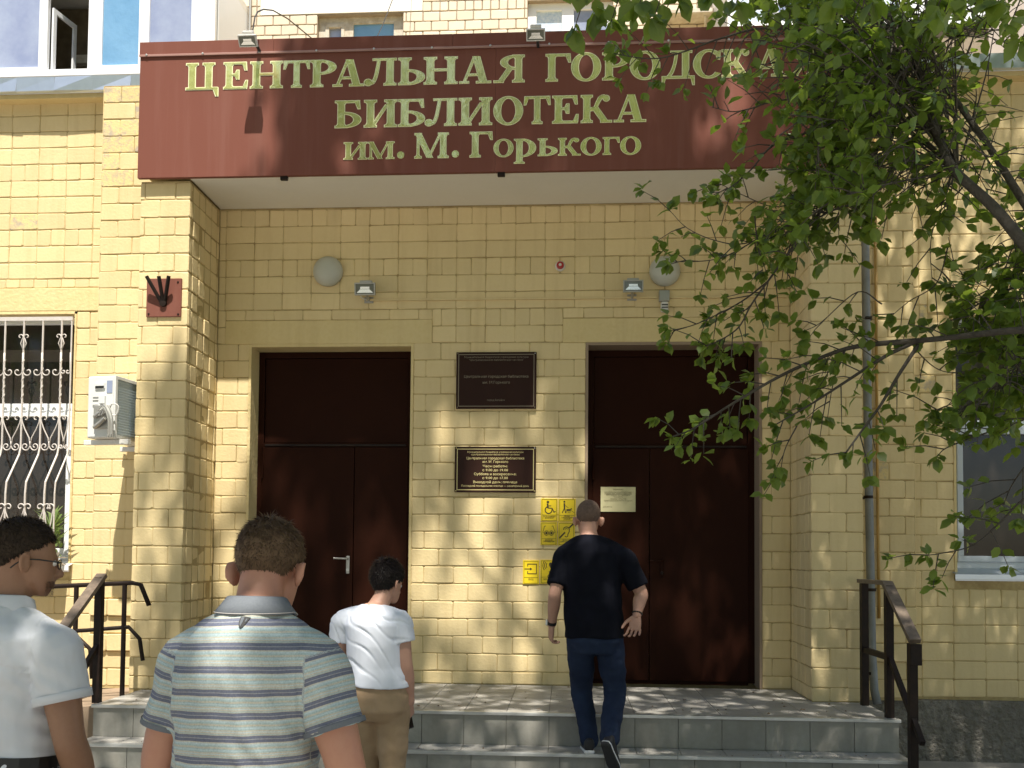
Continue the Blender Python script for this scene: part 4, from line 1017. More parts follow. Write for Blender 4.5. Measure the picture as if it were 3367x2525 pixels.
C1 = limb3([(3045, 328), (2900, 480), (2760, 620), (2688, 708), (2601, 822), (2525, 925), (2471, 1001), (2428, 1077), (2363, 1121), (2319, 1137)], -3.6, -3.3); grow(C1, .010, .0025, 1.4, .15)
C2 = limb3([(2800, 560), (2700, 660), (2618, 725), (2504, 779), (2363, 850), (2200, 862)], -3.6, -3.3); grow(C2, .007, .002, 1.3, .15)
C3 = limb3([(2525, 925), (2439, 991), (2336, 1045), (2270, 1072), (2200, 1088)], -3.35, -3.3); grow(C3, .005, .002, 1.3, .2)
C4 = limb3([(2200, 690), (2260, 750), (2350, 790), (2450, 800), (2600, 740)], -3.3, -3.5); grow(C4[::-1], .004, .0015, .55, .3)
C5 = limb3([(2700, 620), (2560, 680), (2440, 640), (2360, 600)], -3.5, -3.3); grow(C5, .004, .0015, 1.0, .3)
D1 = limb3([(2902, 197), (2746, 130), (2620, 100), (2494, 94), (2367, 127), (2265, 164), (2175, 190), (2101, 190), (2019, 176)], -3.6, -3.3); grow(D1, .009, .002, 1.3, .12)
D2 = limb3([(2960, 280), (2848, 299), (2705, 315), (2550, 332), (2470, 356), (2408, 367), (2340, 352)], -3.7, -3.4); grow(D2, .007, .002, 1.3, .15)
D3 = limb3([(2850, 350), (2700, 420), (2547, 475), (2470, 557), (2408, 611), (2347, 640)], -3.7, -3.4); grow(D3, .007, .002, 1.2, .15)
E1 = limb3([(3500, 1200), (3367, 1240), (3231, 1289), (3068, 1351)], -3.9, -3.6); grow(E1, .007, .002, .9, .2)
E2 = limb3([(3480, 1330), (3367, 1380), (3133, 1463), (3080, 1500)], -3.9, -3.6); grow(E2, .006, .002, .9, .15)
E3 = limb3([(3500, 1560), (3367, 1640), (3281, 1725), (3197, 1794), (3097, 1819), (3048, 1826)], -3.9, -3.5); grow(E3, .006, .002, .7, .2)
E4 = limb3([(3500, 900), (3367, 930), (3260, 980), (3150, 1030)], -4.0, -3.7); grow(E4, .007, .002, 1.1, .1)
E5 = limb3([(3520, 1000), (3380, 1160), (3300, 1260), (3240, 1340)], -3.9, -3.6); grow(E5, .006, .002, 1.2, .1)
E6 = limb3([(3520, 1400), (3400, 1500), (3330, 1590), (3300, 1660)], -3.8, -3.5); grow(E6, .006, .002, 1.0, .1)
for px_ in ([(2480, 690), (2490, 800), (2510, 900)], [(3120, 800), (3080, 930), (2990, 990), (2930, 1040)], [(2620, 1400), (2580, 1480), (2565, 1560)], [(2780, 1150), (2740, 1260), (2720, 1380)], [(3166, 616), (3090, 700), (3060, 800), (3065, 930)], [(2900, 1000), (2820, 960), (2700, 1060), (2640, 1090)], [(2990, 1120), (3040, 1180), (3100, 1220), (3200, 1230)]):
    grow(limb3(px_, -3.6, -3.5), .004, .0015, .7, .3)
# the dense upper right part of the crown
for k in range(140):
    x0 = random.choice((2950, 3010, 3080, 3150, 2840)); y0 = {2950: 94, 3010: 205, 3080: 420, 3150: 560, 2840: 140}[x0]
    if k < 96:
        ex = random.uniform(2440, 2930); ey = random.uniform(-60, 660)
        if ex < 2540 and ey > 300: continue
        if ex < 2680 and ey > 480: continue
    elif k < 122: ex = random.uniform(2880, 3367); ey = random.uniform(-120, 170)
    else: ex = random.uniform(2930, 3330); ey = random.uniform(170, 640)
    Ya = random.uniform(-3.8, -3.4); Yb = random.uniform(-4.4, -2.7)
    P0 = [(x0, y0), ((x0+ex)/2+random.uniform(-60, 60), (y0+ey)/2+random.uniform(-70, 20)), (ex, ey)]
    grow(limb3(P0, Ya, Yb), .0055, .0018, .62, .45 if k < 96 else .35, tl=(.05, .26), nl=4)
for k in range(12):
    ex = random.uniform(2840, 3140); ey = random.uniform(520, 780)
    grow(limb3([(3139, 561), ((3139+ex)/2, (561+ey)/2-30), (ex, ey)], -3.8, random.uniform(-3.9, -3.2)), .005, .0018, .6, .3)
for k in range(7):
    ex = random.uniform(3180, 3380); ey = random.uniform(620, 960)
    grow(limb3([(3420, 800), ((3400+ex)/2, ey-40), (ex, ey)], -4.1, random.uniform(-3.9, -3.4)), .004, .0016, .6, .3)
for k in range(22):
    ex = random.uniform(3090, 3367); ey = random.uniform(860, 1480); sx_, sy_ = random.choice(((3420, 950), (3460, 1160), (3440, 1350)))
    grow(limb3([(sx_, sy_), ((sx_+ex)/2, (sy_+ey)/2-40), (ex, ey)], -4.0, random.uniform(-4.0, -3.3)), .004, .0016, .8, .3)
for k in range(26):
    ex = random.uniform(2500, 2860); ey = random.uniform(400, 860); sx_, sy_ = random.choice(((2760, 620), (2850, 540), (2720, 700)))
    grow(limb3([(sx_, sy_), ((sx_+ex)/2, (sy_+ey)/2-30), (ex, ey)], -3.6, random.uniform(-3.9, -3.1)), .004, .0016, .8, .3)
# nearer hanging sprays along the top edge
for (x, y, Y) in [(1890, 90, -4.7), (1960, 40, -4.7), (2010, 70, -4.75), (2100, 20, -4.8), (2150, 60, -4.8), (2240, -10, -4.8), (2330, -20, -4.8), (2420, 10, -4.7), (3330, 60, -5.3), (3280, 10, -5.3), (3360, 130, -5.3), (3150, -10, -5.1), (3080, 30, -5.0), (3000, -20, -5.0), (2870, 0, -4.9), (2760, -10, -4.9)]:
    p = atY(x, y, Y); q0 = p+Vector((.15, -.1, .35)); mid = p.lerp(q0, .5)+Vector((0, 0, .04))
    MB().tube([q0, mid, p], [.004, .003, .0018], 5).build('branch', M['bark'], tree, True)
    rosette(p, Vector((0, 0, -1)), 6, .078, .9); rosette(mid, Vector((-.3, 0, -1)), 3, .075, .9)
for k in range(14):
    x = 1840+k*26+random.uniform(-10, 10); p = atY(x, random.uniform(-60, 20), -4.75)
    LV.add(p, Vector((random.uniform(-.4, .4), random.uniform(-.3, .3), -1)), Vector((random.uniform(-.5, .5), -1, random.uniform(-.3, .5))), .085*random.uniform(.7, 1.1))
tb = A1[0]
MB().tube(catmull([(3.35, -5.0, -.58), (3.25, -4.95, .5), (3.0, -4.75, 1.5), tuple(tb), ], 6), [.16]*7+[.13]*6+[.09]*6 if False else [(.13-.10*i/18) for i in range(19)], 14).build('trunk', M['bark'], tree, True)
MB().tube(catmull([tuple(A1[0]), tuple(A3[0]), (2.75, -4.55, 1.9)], 4), [.016]*9, 8).build('limb', M['bark'], tree, True)
MB().tube(catmull([(3.1, -4.85, 1.3), (3.5, -4.4, 3.6), (2.9, -3.6, 6.2), (2.4, -3.4, 8.6), (2.0, -3.3, 10.5)], 6), [.12-.10*i/24 for i in range(25)], 10).build('limb', M['bark'], tree, True)
for e in ((.3, -3.0, 8.8), (1.2, -4.4, 9.5), (3.6, -2.6, 8.2), (-.8, -3.6, 9.6)):
    MB().tube(catmull([(3.1, -3.8, 5.4), ((e[0]+3.0)/2, (e[1]-3.8)/2, 7.4), e], 6), [.06-.045*i/12 for i in range(13)], 8).build('limb', M['bark'], tree, True)
tw = twigs.build('twig', M['bark'], tree); tw['kind'] = 'stuff'

# crown leaves whose shade falls on the facade
shade = thing('shade_tree', 'tall leafy tree behind the viewer that dapples the steps with shade', 'tree')
LB = Leaves()
GAPS = [(1.22, 3.25, .17, .34), (-1.62, 3.0, .08, .22), (-1.95, 2.85, .09, .25), (-.62, 3.55, .16, .12), (-1.15, 3.55, .14, .10), (.05, 3.5, .12, .10), (1.66, 2.72, .07, .16), (.95, 2.95, .09, .22), (-1.35, 3.15, .1, .16),
        (-2.98, 2.2, .18, .6), (-3.0, 1.0, .12, .5), (-.75, 1.45, .14, .3), (-.25, 1.62, .2, .22), (-1.18, 2.2, .16, .25), (-.95, .8, .16, .35), (.0, 2.1, .1, .25), (-.35, .95, .14, .2), (-.6, .25, .2, .2), (.95, 1.1, .09, .2), (1.5, 2.0, .08, .12), (.28, 2.1, .09, .18), (-2.23, -10.35, .16, .22), (-1.46, -12.0, .12, .34), (-1.25, -11.2, .06, .2), (-2.6, -10.0, .1, .2), (-1.5, -5.6, .12, .2), (.2, -3.6, .1, .3), (1.3, -3.4, .12, .25), (-.9, -3.5, .12, .2), (-1.75, 1.1, .2, .3), (-2.3, 1.9, .2, .14), (-1.6, 1.7, .12, .3)]
SUNR = math.tan(R(SUN_EL))
def ok_leaf(P, X, zw):
    for gx, gz, rx, rz in GAPS:
        if ((X-gx)/rx)**2+((zw-gz)/rz)**2 < 1: return False
    if zw > -.25 and X < -3.62: return False
    if zw > 1.25 and X < -3.05: return False
    if zw > 2.55 and X < -2.52+.14*math.sin(zw*9): return False
    if zw > 6: return False
    x, y, z = proj(P)
    if z > .1 and -60 < x < PW+60 and -60 < y < PH+60: return False
    if z > .1 and z < 1.2: return False
    return True
def cast(x0, x1, z0, z1, cov, t0, t1, size, LVx, cl=(10, 20), sig=.20):
    area = (x1-x0)*(z1-z0); n = int(area*(-math.log(1-cov))/(.36*size*size))
    k = 0; tries = 0
    while k < n and tries < n*6:
        cx, cz, t = random.uniform(x0, x1), random.uniform(z0, z1), random.uniform(t0, t1)
        for j in range(random.randint(*cl)):
            tries += 1
            X = random.gauss(cx, sig); zw = random.gauss(cz, sig*1.5); P = Vector((X, 0, zw))+SUNDIR*(t+random.gauss(0, .3))
            P.x += SUNDIR.x*0
            if P.z < 4.6: continue
            if not ok_leaf(P, X, zw): continue
            LVx.add(P, rv()+Vector((0, 0, -.4)), Vector((0, 0, 1))+rv(.9), size*random.uniform(.7, 1.2)); k += 1
cast(-2.6, 2.4, 2.55, 3.9, .975, 11, 16, .15, LB, sig=.20)
cast(-3.7, 1.9, -.2, 2.6, .64, 15, 20, .17, LB, cl=(10, 22), sig=.17)
cast(1.75, 5.0, -.6, 2.3, .93, 5.0, 9.0, .085, LV, sig=.17)
cast(1.75, 5.0, 2.3, 5.6, .60, 4.5, 8.0, .085, LV, sig=.15)
cast(-10, -3.2, -17, -6, .8, 13, 20, .36, LB, sig=.4)  # side foliage added out of view to shade the ground, cutting bounce and sky light
cast(3.0, 10, -17, -.6, .8, 13, 20, .36, LB, sig=.4)
cast(.6, 2.4, .0, 3.9, .45, 7.5, 9.5, .085, LV, sig=.14)
cast(-3.6, 3.0, -3.6, -.2, .74, 11.5, 15, .13, LB, sig=.17)
cast(-3.0, 3.5, -14.0, -3.6, .86, 20, 25, .17, LB, sig=.28)
MB().tube(catmull([(-2.6, -13.0, -.58), (-2.5, -12.8, 3), (-2.0, -12.0, 7), (-1.2, -10.5, 10), (-.6, -9.0, 12.5)], 6), [.24-.2*i/24 for i in range(25)], 12).build('trunk', M['bark'], shade, True)
for e in ((1.2, -6.5, 11.5), (-2.6, -7.2, 11.5), (.3, -11.0, 11), (2.2, -9.5, 11.5), (-.8, -5.6, 12.2)):
    MB().tube(catmull([(-1.6, -11.2, 8.6), ((e[0]-1.4)/2, (e[1]-10.5)/2, 10.4), e], 6), [.09-.07*i/12 for i in range(13)], 8).build('limb', M['bark'], shade, True)
LB.mesh('foliage', M['leaf2'], shade)
# leaves of the street tree: the 300 that show largest stand alone, the rest is one mass
keep = []
for i, p_ in enumerate(LV.P):
    x, y, z = proj(Vector(p_)); q_ = 0
    if z > 0:
        if 2240 < x < 2660 and 70 < y < 275: q_ = .62
        elif 2280 < x < 2580 and 275 <= y < 560: q_ = .55
        elif 2900 < x < 3400 and 110 < y < 470: q_ = .62
        elif 2900 < x < 3400 and 470 <= y < 800: q_ = .5
        elif 2880 < x < 3400 and y < 110: q_ = .25
    if random.random() >= q_: keep.append(i)
for nm_ in 'PDNS': setattr(LV, nm_, [getattr(LV, nm_)[i] for i in keep])
P_, D_, N_, S_ = LV.frames()
sc_ = []
for i in range(len(P_)):
    x, y, z = proj(Vector(P_[i])); inside = (z > .2 and 0 < x < PW and 0 < y < PH)
    sc_.append(S_[i]/z*abs(float(np.dot(N_[i], np.array(P_[i]-np.array(CAM))/np.linalg.norm(P_[i]-np.array(CAM))))) if inside else -1)
order = np.argsort(-np.array(sc_)); big = order[:300]; rest = order[300:]
lms = []
for k in range(5):
    me = bpy.data.meshes.new('leaf'); me.from_pydata(leaf_variant(k), [], LEAFF); me.materials.append(M['leaf']); lms.append(me)
for q_, i in enumerate(big):
    o = link('leaf', lms[q_ % 5], tree); d, n_ = Vector(D_[i]), Vector(N_[i]); b_ = n_.cross(d); m4 = Matrix.Identity(4)
    for r_ in range(3): m4[r_][0] = d[r_]*S_[i]; m4[r_][1] = b_[r_]*S_[i]; m4[r_][2] = n_[r_]*S_[i]; m4[r_][3] = P_[i][r_]
    o.matrix_world = m4
LV.mesh('foliage', M['leaf'], tree, rest)
print('leaves', len(LV.P), len(LB.P))
# trees across the street, behind the viewer
LF = Leaves()
for k in range(9000):
    x = random.uniform(-42, 42); y = random.gauss(-23, 2.5); c_ = 15+3*math.sin(x*.35)+2*math.sin(x*.9+1)
    z = random.uniform(.3, 1)**.7*c_
    LF.add((x, y, z), rv(), rv()+Vector((0, .6, .5)), random.uniform(.5, 1.0))
o = LF.mesh('treeline', M['farleaf'], None); 
# grit and leaf crumbs on the steps
gm_ = MB()
for k in range(420):
    lv, yf_ = random.choice(((0, -1.33), (0, -.75), (0, -1.2), (-.23, -1.58), (-.40, -1.88))); x = random.uniform(-3.3, 2.2); y = yf_+abs(random.gauss(0, .25 if lv == 0 else .06)); r_ = random.uniform(.002, .006) if random.random() < .85 else random.uniform(.008, .014)
    if lv == 0 and (y > -.03 or (y > -.66 and (x < -3.1 or x > 1.88))): continue
    if lv == -.23 and y > -1.41: continue
    a_ = random.uniform(0, 6.3); gm_.add([(x+r_*math.cos(a_+q_), y+r_*math.sin(a_+q_), lv+.001) for q_ in (0, 2.1, 4.2)]+[(x, y, lv+.001+r_*random.uniform(.3, .9))], [(0, 1, 3), (1, 2, 3), (2, 0, 3)])
structure(gm_.build('litter', M['dryleaf']))['kind'] = 'stuff'
# dry leaves lying on the landing
for i, (x, y) in enumerate([(1376, 2322), (1512, 2322), (1770, 2334), (2250, 2302), (2480, 2277), (2545, 2304), (2640, 2335)]):
    d = ray(x, y); t = (.006-CAMZ)/d.z; P = CAM+d*t
    if P.y < -1.37: P.y = -1.34
    m_ = MB(); s_ = random.uniform(.020, .034)
    m_.add([(p[0]*s_*1.4-s_*.7, p[1]*s_*1.4, abs(p[2])*s_*2+random.uniform(0, .006)) for p in LEAFP], LEAFF)
    o = m_.build('fallen_leaf', M['dryleaf'], None, loc=P); o.rotation_euler = (0, 0, random.uniform(0, 6)); tag(o, ['dry leaf on the landing just right of the woman in white', 'dry leaf on the landing between the woman and the man in black', 'dry leaf on the landing edge left of the man in black', 'pale dry leaf on the landing in front of the right door', 'dry leaf at the foot of the right door jamb', 'dry leaf on the landing left of the right pillar', 'dry leaf near the landing edge before the right pillar'][i], 'leaf', 'dry leaves on the landing')
# ------------------------------------------------------------------ people
def ellipsoid(c, r, T, n=20, m=12):
    V, F = [], []
    for i in range(m+1):
        th = math.pi*i/m
        for k in range(n):
            a = 2*math.pi*k/n
            V.append(T @ Vector((c[0]+r[0]*math.sin(th)*math.cos(a), c[1]+r[1]*math.sin(th)*math.sin(a), c[2]+r[2]*math.cos(th))))
    for i in range(m):
        for k in range(n):
            k2 = (k+1) % n; F.append((i*n+k, (i+1)*n+k, (i+1)*n+k2, i*n+k2))
    return V, F
def limb(pts, rad, n=14, per=5, flat_end=False):
    """smooth tapered tube with rounded ends"""
    pts = [Vector(p) for p in pts]; P = catmull(pts, per); Rr = []
    m = len(pts)
    for i in range(len(P)):
        t = i/per; a = min(int(t), m-2); f = t-a; f = f*f*(3-2*f)
        Rr.append(rad[a]+(rad[a+1]-rad[a])*f)
    d0 = (P[0]-P[1]).normalized(); d1 = (P[-1]-P[-2]).normalized()
    P = [P[0]+d0*Rr[0]*.9, P[0]+d0*Rr[0]*.6]+P; Q_ = [Rr[0]*.3, Rr[0]*.78]+Rr
    if not flat_end: P += [P[-1]+d1*Rr[-1]*.6, P[-1]+d1*Rr[-1]*.9]; Q_ += [Rr[-1]*.78, Rr[-1]*.3]
    Rr = Q_
    return loft_path(P, Rr, n)
def loft_rings(rings, n=28, ex=2.4):
    """rings: (centre, right, fwd, half width, half depth)"""
    V, F = [], []
    for c, r, f, a, b in rings:
        for k in range(n):
            t = 2*math.pi*k/n; co_, si = math.cos(t), math.sin(t)
            V.append(Vector(c)+Vector(r)*(a*math.copysign(abs(co_)**(2/ex), co_))+Vector(f)*(b*math.copysign(abs(si)**(2/ex), si)))
    m = len(rings)
    for i in range(m-1):
        for k in range(n):
            k2 = (k+1) % n; F.append((i*n+k, i*n+k2, (i+1)*n+k2, (i+1)*n+k))
    F.append(tuple(range(n))[::-1]); F.append(tuple((m-1)*n+k for k in range(n)))
    return V, F
def meld(parts, voxel, smooth=2, fac=.5):
    b = MB()
    for v, f in parts: b.add(v, f)
    me = bpy.data.meshes.new('tmp'); me.from_pydata(b.v, [], b.f)
    bm = bmesh.new(); bm.from_mesh(me); bmesh.ops.recalc_face_normals(bm, faces=bm.faces); bm.to_mesh(me); bm.free()
    o = bpy.data.objects.new('tmp', me); COL.objects.link(o)
    md = o.modifiers.new('r', 'REMESH'); md.mode = 'VOXEL'; md.voxel_size = voxel; md.use_smooth_shade = True
    if smooth:
        s = o.modifiers.new('s', 'SMOOTH'); s.factor = fac; s.iterations = smooth
    dgr = bpy.context.evaluated_depsgraph_get(); out = bpy.data.meshes.new_from_object(o.evaluated_get(dgr))
    bpy.data.objects.remove(o); bpy.data.meshes.remove(me); return out
def finish(me, name, mt, parent, smooth=True):
    me.name = name; me.materials.clear(); me.materials.append(mt)
    me.polygons.foreach_set('use_smooth', [smooth]*len(me.polygons))
    return link(name, me, parent)
def cut(me, cuts):
    """cuts: (point, outward normal, centre, radius): takes away the flat caps at cuffs, hem and neck"""
    bm = bmesh.new(); bm.from_mesh(me); bm.normal_update(); kill = set()
    for p, nn, c, rad in cuts:
        nn = Vector(nn).normalized(); p = Vector(p)
        for f in bm.faces:
            q_ = f.calc_center_median()-p; t = q_.dot(nn)
            if -.030 < t < .03 and (q_-nn*t).length < rad and f.normal.dot(nn) > .62: kill.add(f)
    bmesh.ops.delete(bm, geom=list(kill), context='FACES'); bm.to_mesh(me); bm.free()
def solid(me, t):
    o = bpy.data.objects.new('tmp', me); COL.objects.link(o)
    md = o.modifiers.new('s', 'SOLIDIFY'); md.thickness = t; md.offset = -1
    dgr = bpy.context.evaluated_depsgraph_get(); out = bpy.data.meshes.new_from_object(o.evaluated_get(dgr)); bpy.data.objects.remove(o); return out
def wrinkle(me, fn):
    me.update(); n = len(me.vertices)
    N = np.zeros(n*3); me.vertices.foreach_get('normal', N); N = N.reshape(-1, 3)
    for i, v in enumerate(me.vertices):
        d = fn(v.co)
        v.co = v.co+Vector(N[i])*d
    me.update()
def nz(p, s): return mnoise.noise(Vector((p[0]*s[0], p[1]*s[1], p[2]*s[2])))

def head_mtx(O, f, u):
    f = Vector(f).normalized(); u = Vector(u); u = (u-f*u.dot(f)).normalized(); r = f.cross(u)
    m = Matrix.Identity(4)
    for i in range(3): m[i][0] = r[i]; m[i][1] = f[i]; m[i][2] = u[i]; m[i][3] = O[i]
    return m
def head_parts(T, neck, s=1.0, jaw=1.0):
    S = T @ Matrix.Scale(s, 4); L = lambda *p: S @ Vector(p)
    E = []
    E.append(ellipsoid((0, -.010, .146), (.0755, .096, .088), S, 28, 18))
    ax = S.to_3x3(); r, f = ax @ Vector((1, 0, 0)), ax @ Vector((0, 1, 0))
    rg = [(-.006, .062, .020, .020), (.010, .056, .037*jaw, .034), (.035, .042, .053*jaw, .052), (.065, .032, .061*jaw, .060), (.10, .026, .066, .066), (.135, .022, .070, .068), (.165, .015, .069, .065)]
    E.append(loft_rings([(L(0, cy, z), r, f, a, b) for z, cy, a, b in rg], 24, 2.2))
    E.append(limb([L(0, .090, .112), L(0, .104, .085), L(0, .112, .068)], [.008*s, .010*s, .013*s], 10))
    E.append(limb([L(-.014, .094, .064), L(0, .104, .062), L(.014, .094, .064)], [.009*s]*3, 8))
    E.append(limb([L(-.045, .074, .120), L(-.02, .089, .119), L(0, .090, .116), L(.02, .089, .119), L(.045, .074, .120)], [.008*s]*5, 8))
    E.append(limb([L(-.022, .083, .040), L(0, .095, .042), L(.022, .083, .040)], [.007*s]*3, 8)); E.append(limb([L(-.018, .083, .029), L(0, .093, .028), L(.018, .083, .029)], [.0075*s]*3, 8))
    E.append(limb([L(0, -.025, .09), L(0, -.022, .03), Vector(neck)], [.054*s, .055*s, .062*s], 18))
    for sx in (-1, 1):
        Q = S @ Matrix.Translation((sx*.077, -.004, .088)) @ Matrix.Rotation(R(sx*22), 4, 'Z') @ Matrix.Rotation(R(8), 4, 'X')
        E.append(ellipsoid((sx*.005, -.006, .004), (.009, .021, .033), Q, 14, 10))
        E.append(limb([Q @ Vector((sx*.010, .006, .030)), Q @ Vector((sx*.013, -.014, .034)), Q @ Vector((sx*.015, -.026, .016)), Q @ Vector((sx*.012, -.020, -.012))], [.0055*s]*4, 8))
    return E
def eyes(T, parent, s=1.0):
    S = T @ Matrix.Scale(s, 4)
    for sx in (-1, 1):
        v, f = ellipsoid((sx*.032, .079, .102), (.0125, .0125, .0115), S, 14, 10); b = MB(); b.add(v, f); b.build('eye', M['eyewhite'], parent, True)
        v, f = ellipsoid((sx*.032, .0885, .102), (.0055, .0042, .0055), S, 10, 8); b = MB(); b.add(v, f); b.build('iris', M['iris'], parent, True)
def hair(T, parent, mt, line, n, length, s=1.0, infl=(.006, .006, .006), messy=.35, thin=None, cap=True, fl=.7, wid=.0016):
    S = T @ Matrix.Scale(s, 4); c = Vector((0, -.010, .146)); rad = Vector((.0755+infl[0], .096+infl[1], .088+infl[2]))
    def hl(phi):
        a = abs(math.degrees(phi)); xs = [0, 45, 75, 95, 125, 155, 180]
        return float(np.interp(a, xs, line))
    def inside(d):
        p = Vector((c.x+d.x*rad.x, c.y+d.y*rad.y, c.z+d.z*rad.z)); return p.z > hl(math.atan2(p.x, p.y+.0))+.007*mnoise.noise(p*85)+.004*mnoise.noise(p*220), p
    if cap:
        V, F = [], []; N1, N2 = 56, 36; idx = {}
        for i in range(N2+1):
            th = math.pi*i/N2
            for k in range(N1):
                a = 2*math.pi*k/N1; d = Vector((math.sin(th)*math.cos(a), math.sin(th)*math.sin(a), math.cos(th)))
                ok, p = inside(d); p = c+(p-c)*(1+.022*mnoise.noise(p*70)+.026*mnoise.noise(p*22))
                idx[(i, k)] = (len(V), ok); V.append(S @ p)
        for i in range(N2):
            for k in range(N1):
                q4 = [idx[(i, k)], idx[(i+1, k)], idx[(i+1, (k+1) % N1)], idx[(i, (k+1) % N1)]]
                if sum(o for _, o in q4) >= 3: F.append(tuple(j for j, _ in q4))
        b = MB(); b.add(V, F); h = b.build('hair', mt, parent, True)
    else: h = None
    rs = random.Random(n); V, F = [], []; k = 0; guard = 0
    whorl = Vector((.02, -.55, .83)).normalized()
    while k < n and guard < n*8:
        guard += 1
        d = Vector((rs.gauss(0, 1), rs.gauss(0, 1), rs.gauss(0, 1))).normalized()
        ok, p = inside(d)
        if not ok and not (inside((d+Vector((0, 0, .06))).normalized())[0] and rs.random() < .45): continue
        if thin and rs.random() < thin(d): continue
        nn = Vector((d.x/rad.x, d.y/rad.y, d.z/rad.z)).normalized()
        fw_ = (d-whorl); fw_ = fw_-nn*fw_.dot(nn); fw_ = fw_.normalized() if fw_.length > .01 else Vector((1, 0, 0))
        g = (nn*(1-fl)+fw_*fl+Vector((rs.gauss(0, messy), rs.gauss(0, messy), rs.gauss(0, messy)))*.8).normalized()
        top = max(0, d.z); L = length*(.55+.65*top)*rs.uniform(.6, 1.2)
        p0 = p-nn*.003; p1 = p0+g*L*.5; p2 = p1+(g-Vector((0, 0, .35))+Vector((rs.gauss(0, .2), rs.gauss(0, .2), rs.gauss(0, .2)))).normalized()*L*.5
        sd = g.cross(nn); sd = sd.normalized()*wid if sd.length > .01 else Vector((wid, 0, 0))
        o = len(V); V += [S @ (p0-sd), S @ (p0+sd), S @ (p1+sd*.8), S @ (p1-sd*.8), S @ p2]; F += [(o, o+1, o+2, o+3), (o+3, o+2, o+4)]; k += 1
    b = MB(); b.add(V, F); o = b.build('hair_strands', mt, parent); o['kind'] = 'stuff'
    return h
def hand_parts(Wp, d, back, side, curl=(20, 30, 20), spread=1.0, s=1.0, thumb=38):
    """Wp wrist, d towards the fingertips, back = normal of the back of the hand, side = direction of the thumb"""
    d = Vector(d).normalized(); back = Vector(back); back = (back-d*back.dot(d)).normalized(); side = Vector(side); side = (side-d*side.dot(d)-back*side.dot(back)).normalized()
    P = lambda a, b, c: Vector(Wp)+(d*a+side*b+back*c)*s
    out = [loft_rings([(P(a, b, 0), side*s, back*s, w, t) for a, b, w, t in [(-.03, 0, .025, .020), (0, 0, .026, .018), (.03, .001, .035, .016), (.06, .001, .040, .014), (.085, 0, .039, .012), (.095, 0, .034, .009)]], 16, 2.6)]
    for k, (b, L, r) in enumerate([(.030, .072, .0088), (.0105, .080, .0090), (-.009, .074, .0086), (-.028, .058, .0078)]):
        ang = [0]; pts = [P(.070, b*.9, 0), P(.090, b*1.02*spread, 0)]; cur = Vector((.090, b*1.02*spread, 0)); th = 0
        for j, fr in enumerate((.45, .32, .25)):
            th += R(curl[j]*(1+.12*k)); cur = cur+Vector((math.cos(th)*L*fr, b*.10*spread, -math.sin(th)*L*fr)); pts.append(P(cur.x, cur.y, cur.z))
        out.append(limb(pts, [r*s*1.05, r*s*1.05, r*s, r*s*.92, r*s*.78], 10, 3))
    t = R(thumb)
    b0 = Vector((.018, .022, -.004)); b1 = b0+Vector((math.cos(t)*.040, math.sin(t)*.040, -.006)); b2 = b1+Vector((math.cos(t*.6)*.032, math.sin(t*.6)*.032, -.010)); b3 = b2+Vector((math.cos(t*.3)*.024, math.sin(t*.3)*.024, -.012))
    out.append(limb([P(*b0), P(*b1), P(*b2), P(*b3)], [.016*s, .012*s, .010*s, .0085*s], 10, 3))
    return out
def join_into(me, extra):
    bm = bmesh.new(); bm.from_mesh(me); bm.from_mesh(extra); bm.to_mesh(me); bm.free(); return me
def shoe_parts(heel, toe, w=.047, h=.075):
    heel, toe = Vector(heel), Vector(toe); f = (toe-heel); L = f.length; f.normalize(); r = f.cross(Vector((0, 0, 1))).normalized(); u = r.cross(f)
    P = lambda a, z: heel+f*a*L+u*z
    up = [(0, .06, .026, .03), (.03, .055, .034, .048), (.14, .055, .036, .052), (.30, .048, .038, .046), (.50, .038, .042, .036), (.72, .030, .046, .026), (.90, .026, .040, .020), (.99, .024, .022, .013)]
    up = loft_rings([(P(a, z), r, u, ww, hh) for a, z, ww, hh in up], 18, 2.3)
    so = [(-.02, .010, .028, .013), (.05, .010, .036, .013), (.25, .010, .037, .013), (.50, .010, .043, .012), (.75, .012, .048, .012), (.92, .014, .040, .012), (1.01, .018, .020, .010)]
    so = loft_rings([(P(a, z), r, u, ww, hh) for a, z, ww, hh in so], 18, 3.0)
    return up, so
class Spine:
    def __init__(s, pts, yaw0, yaw1):
        s.P = [Vector(p) for p in pts]; s.y0, s.y1 = R(yaw0), R(yaw1)
    def at(s, t):
        n = len(s.P)-1; tt = max(0, min(1, t))*n; i = min(int(tt), n-1); f = tt-i
        Pm = [s.P[max(i-1, 0)], s.P[i], s.P[i+1], s.P[min(i+2, n)]]
        if i == 0: Pm[0] = s.P[0]*2-s.P[1]
        if i == n-1: Pm[3] = s.P[n]*2-s.P[n-1]
        a, b, c, d = Pm
        p = .5*((2*b)+(c-a)*f+(2*a-5*b+4*c-d)*f*f+(3*b-a-3*c+d)*f**3)
        tn = (.5*((c-a)+(2*a-5*b+4*c-d)*2*f+(3*b-a-3*c+d)*3*f*f)).normalized()
        if t < 0: p = p+tn*(t*(s.P[-1]-s.P[0]).length)
        if t > 1: p = p+tn*((t-1)*(s.P[-1]-s.P[0]).length)
        y = s.y0+(s.y1-s.y0)*max(0, min(1, t)); r = Vector((math.cos(y), math.sin(y), 0)); f_ = tn.cross(r)*-1; f_ = r.cross(tn)*-1
        f_ = tn.cross(r).normalized()
        return p, r, f_, tn
    def rings(s, st, k=1.0):
        out = []
        for t, a, b, off in st:
            p, r, f, u = s.at(t); out.append((p+f*off, r, f, a*k, b*k))
        return out
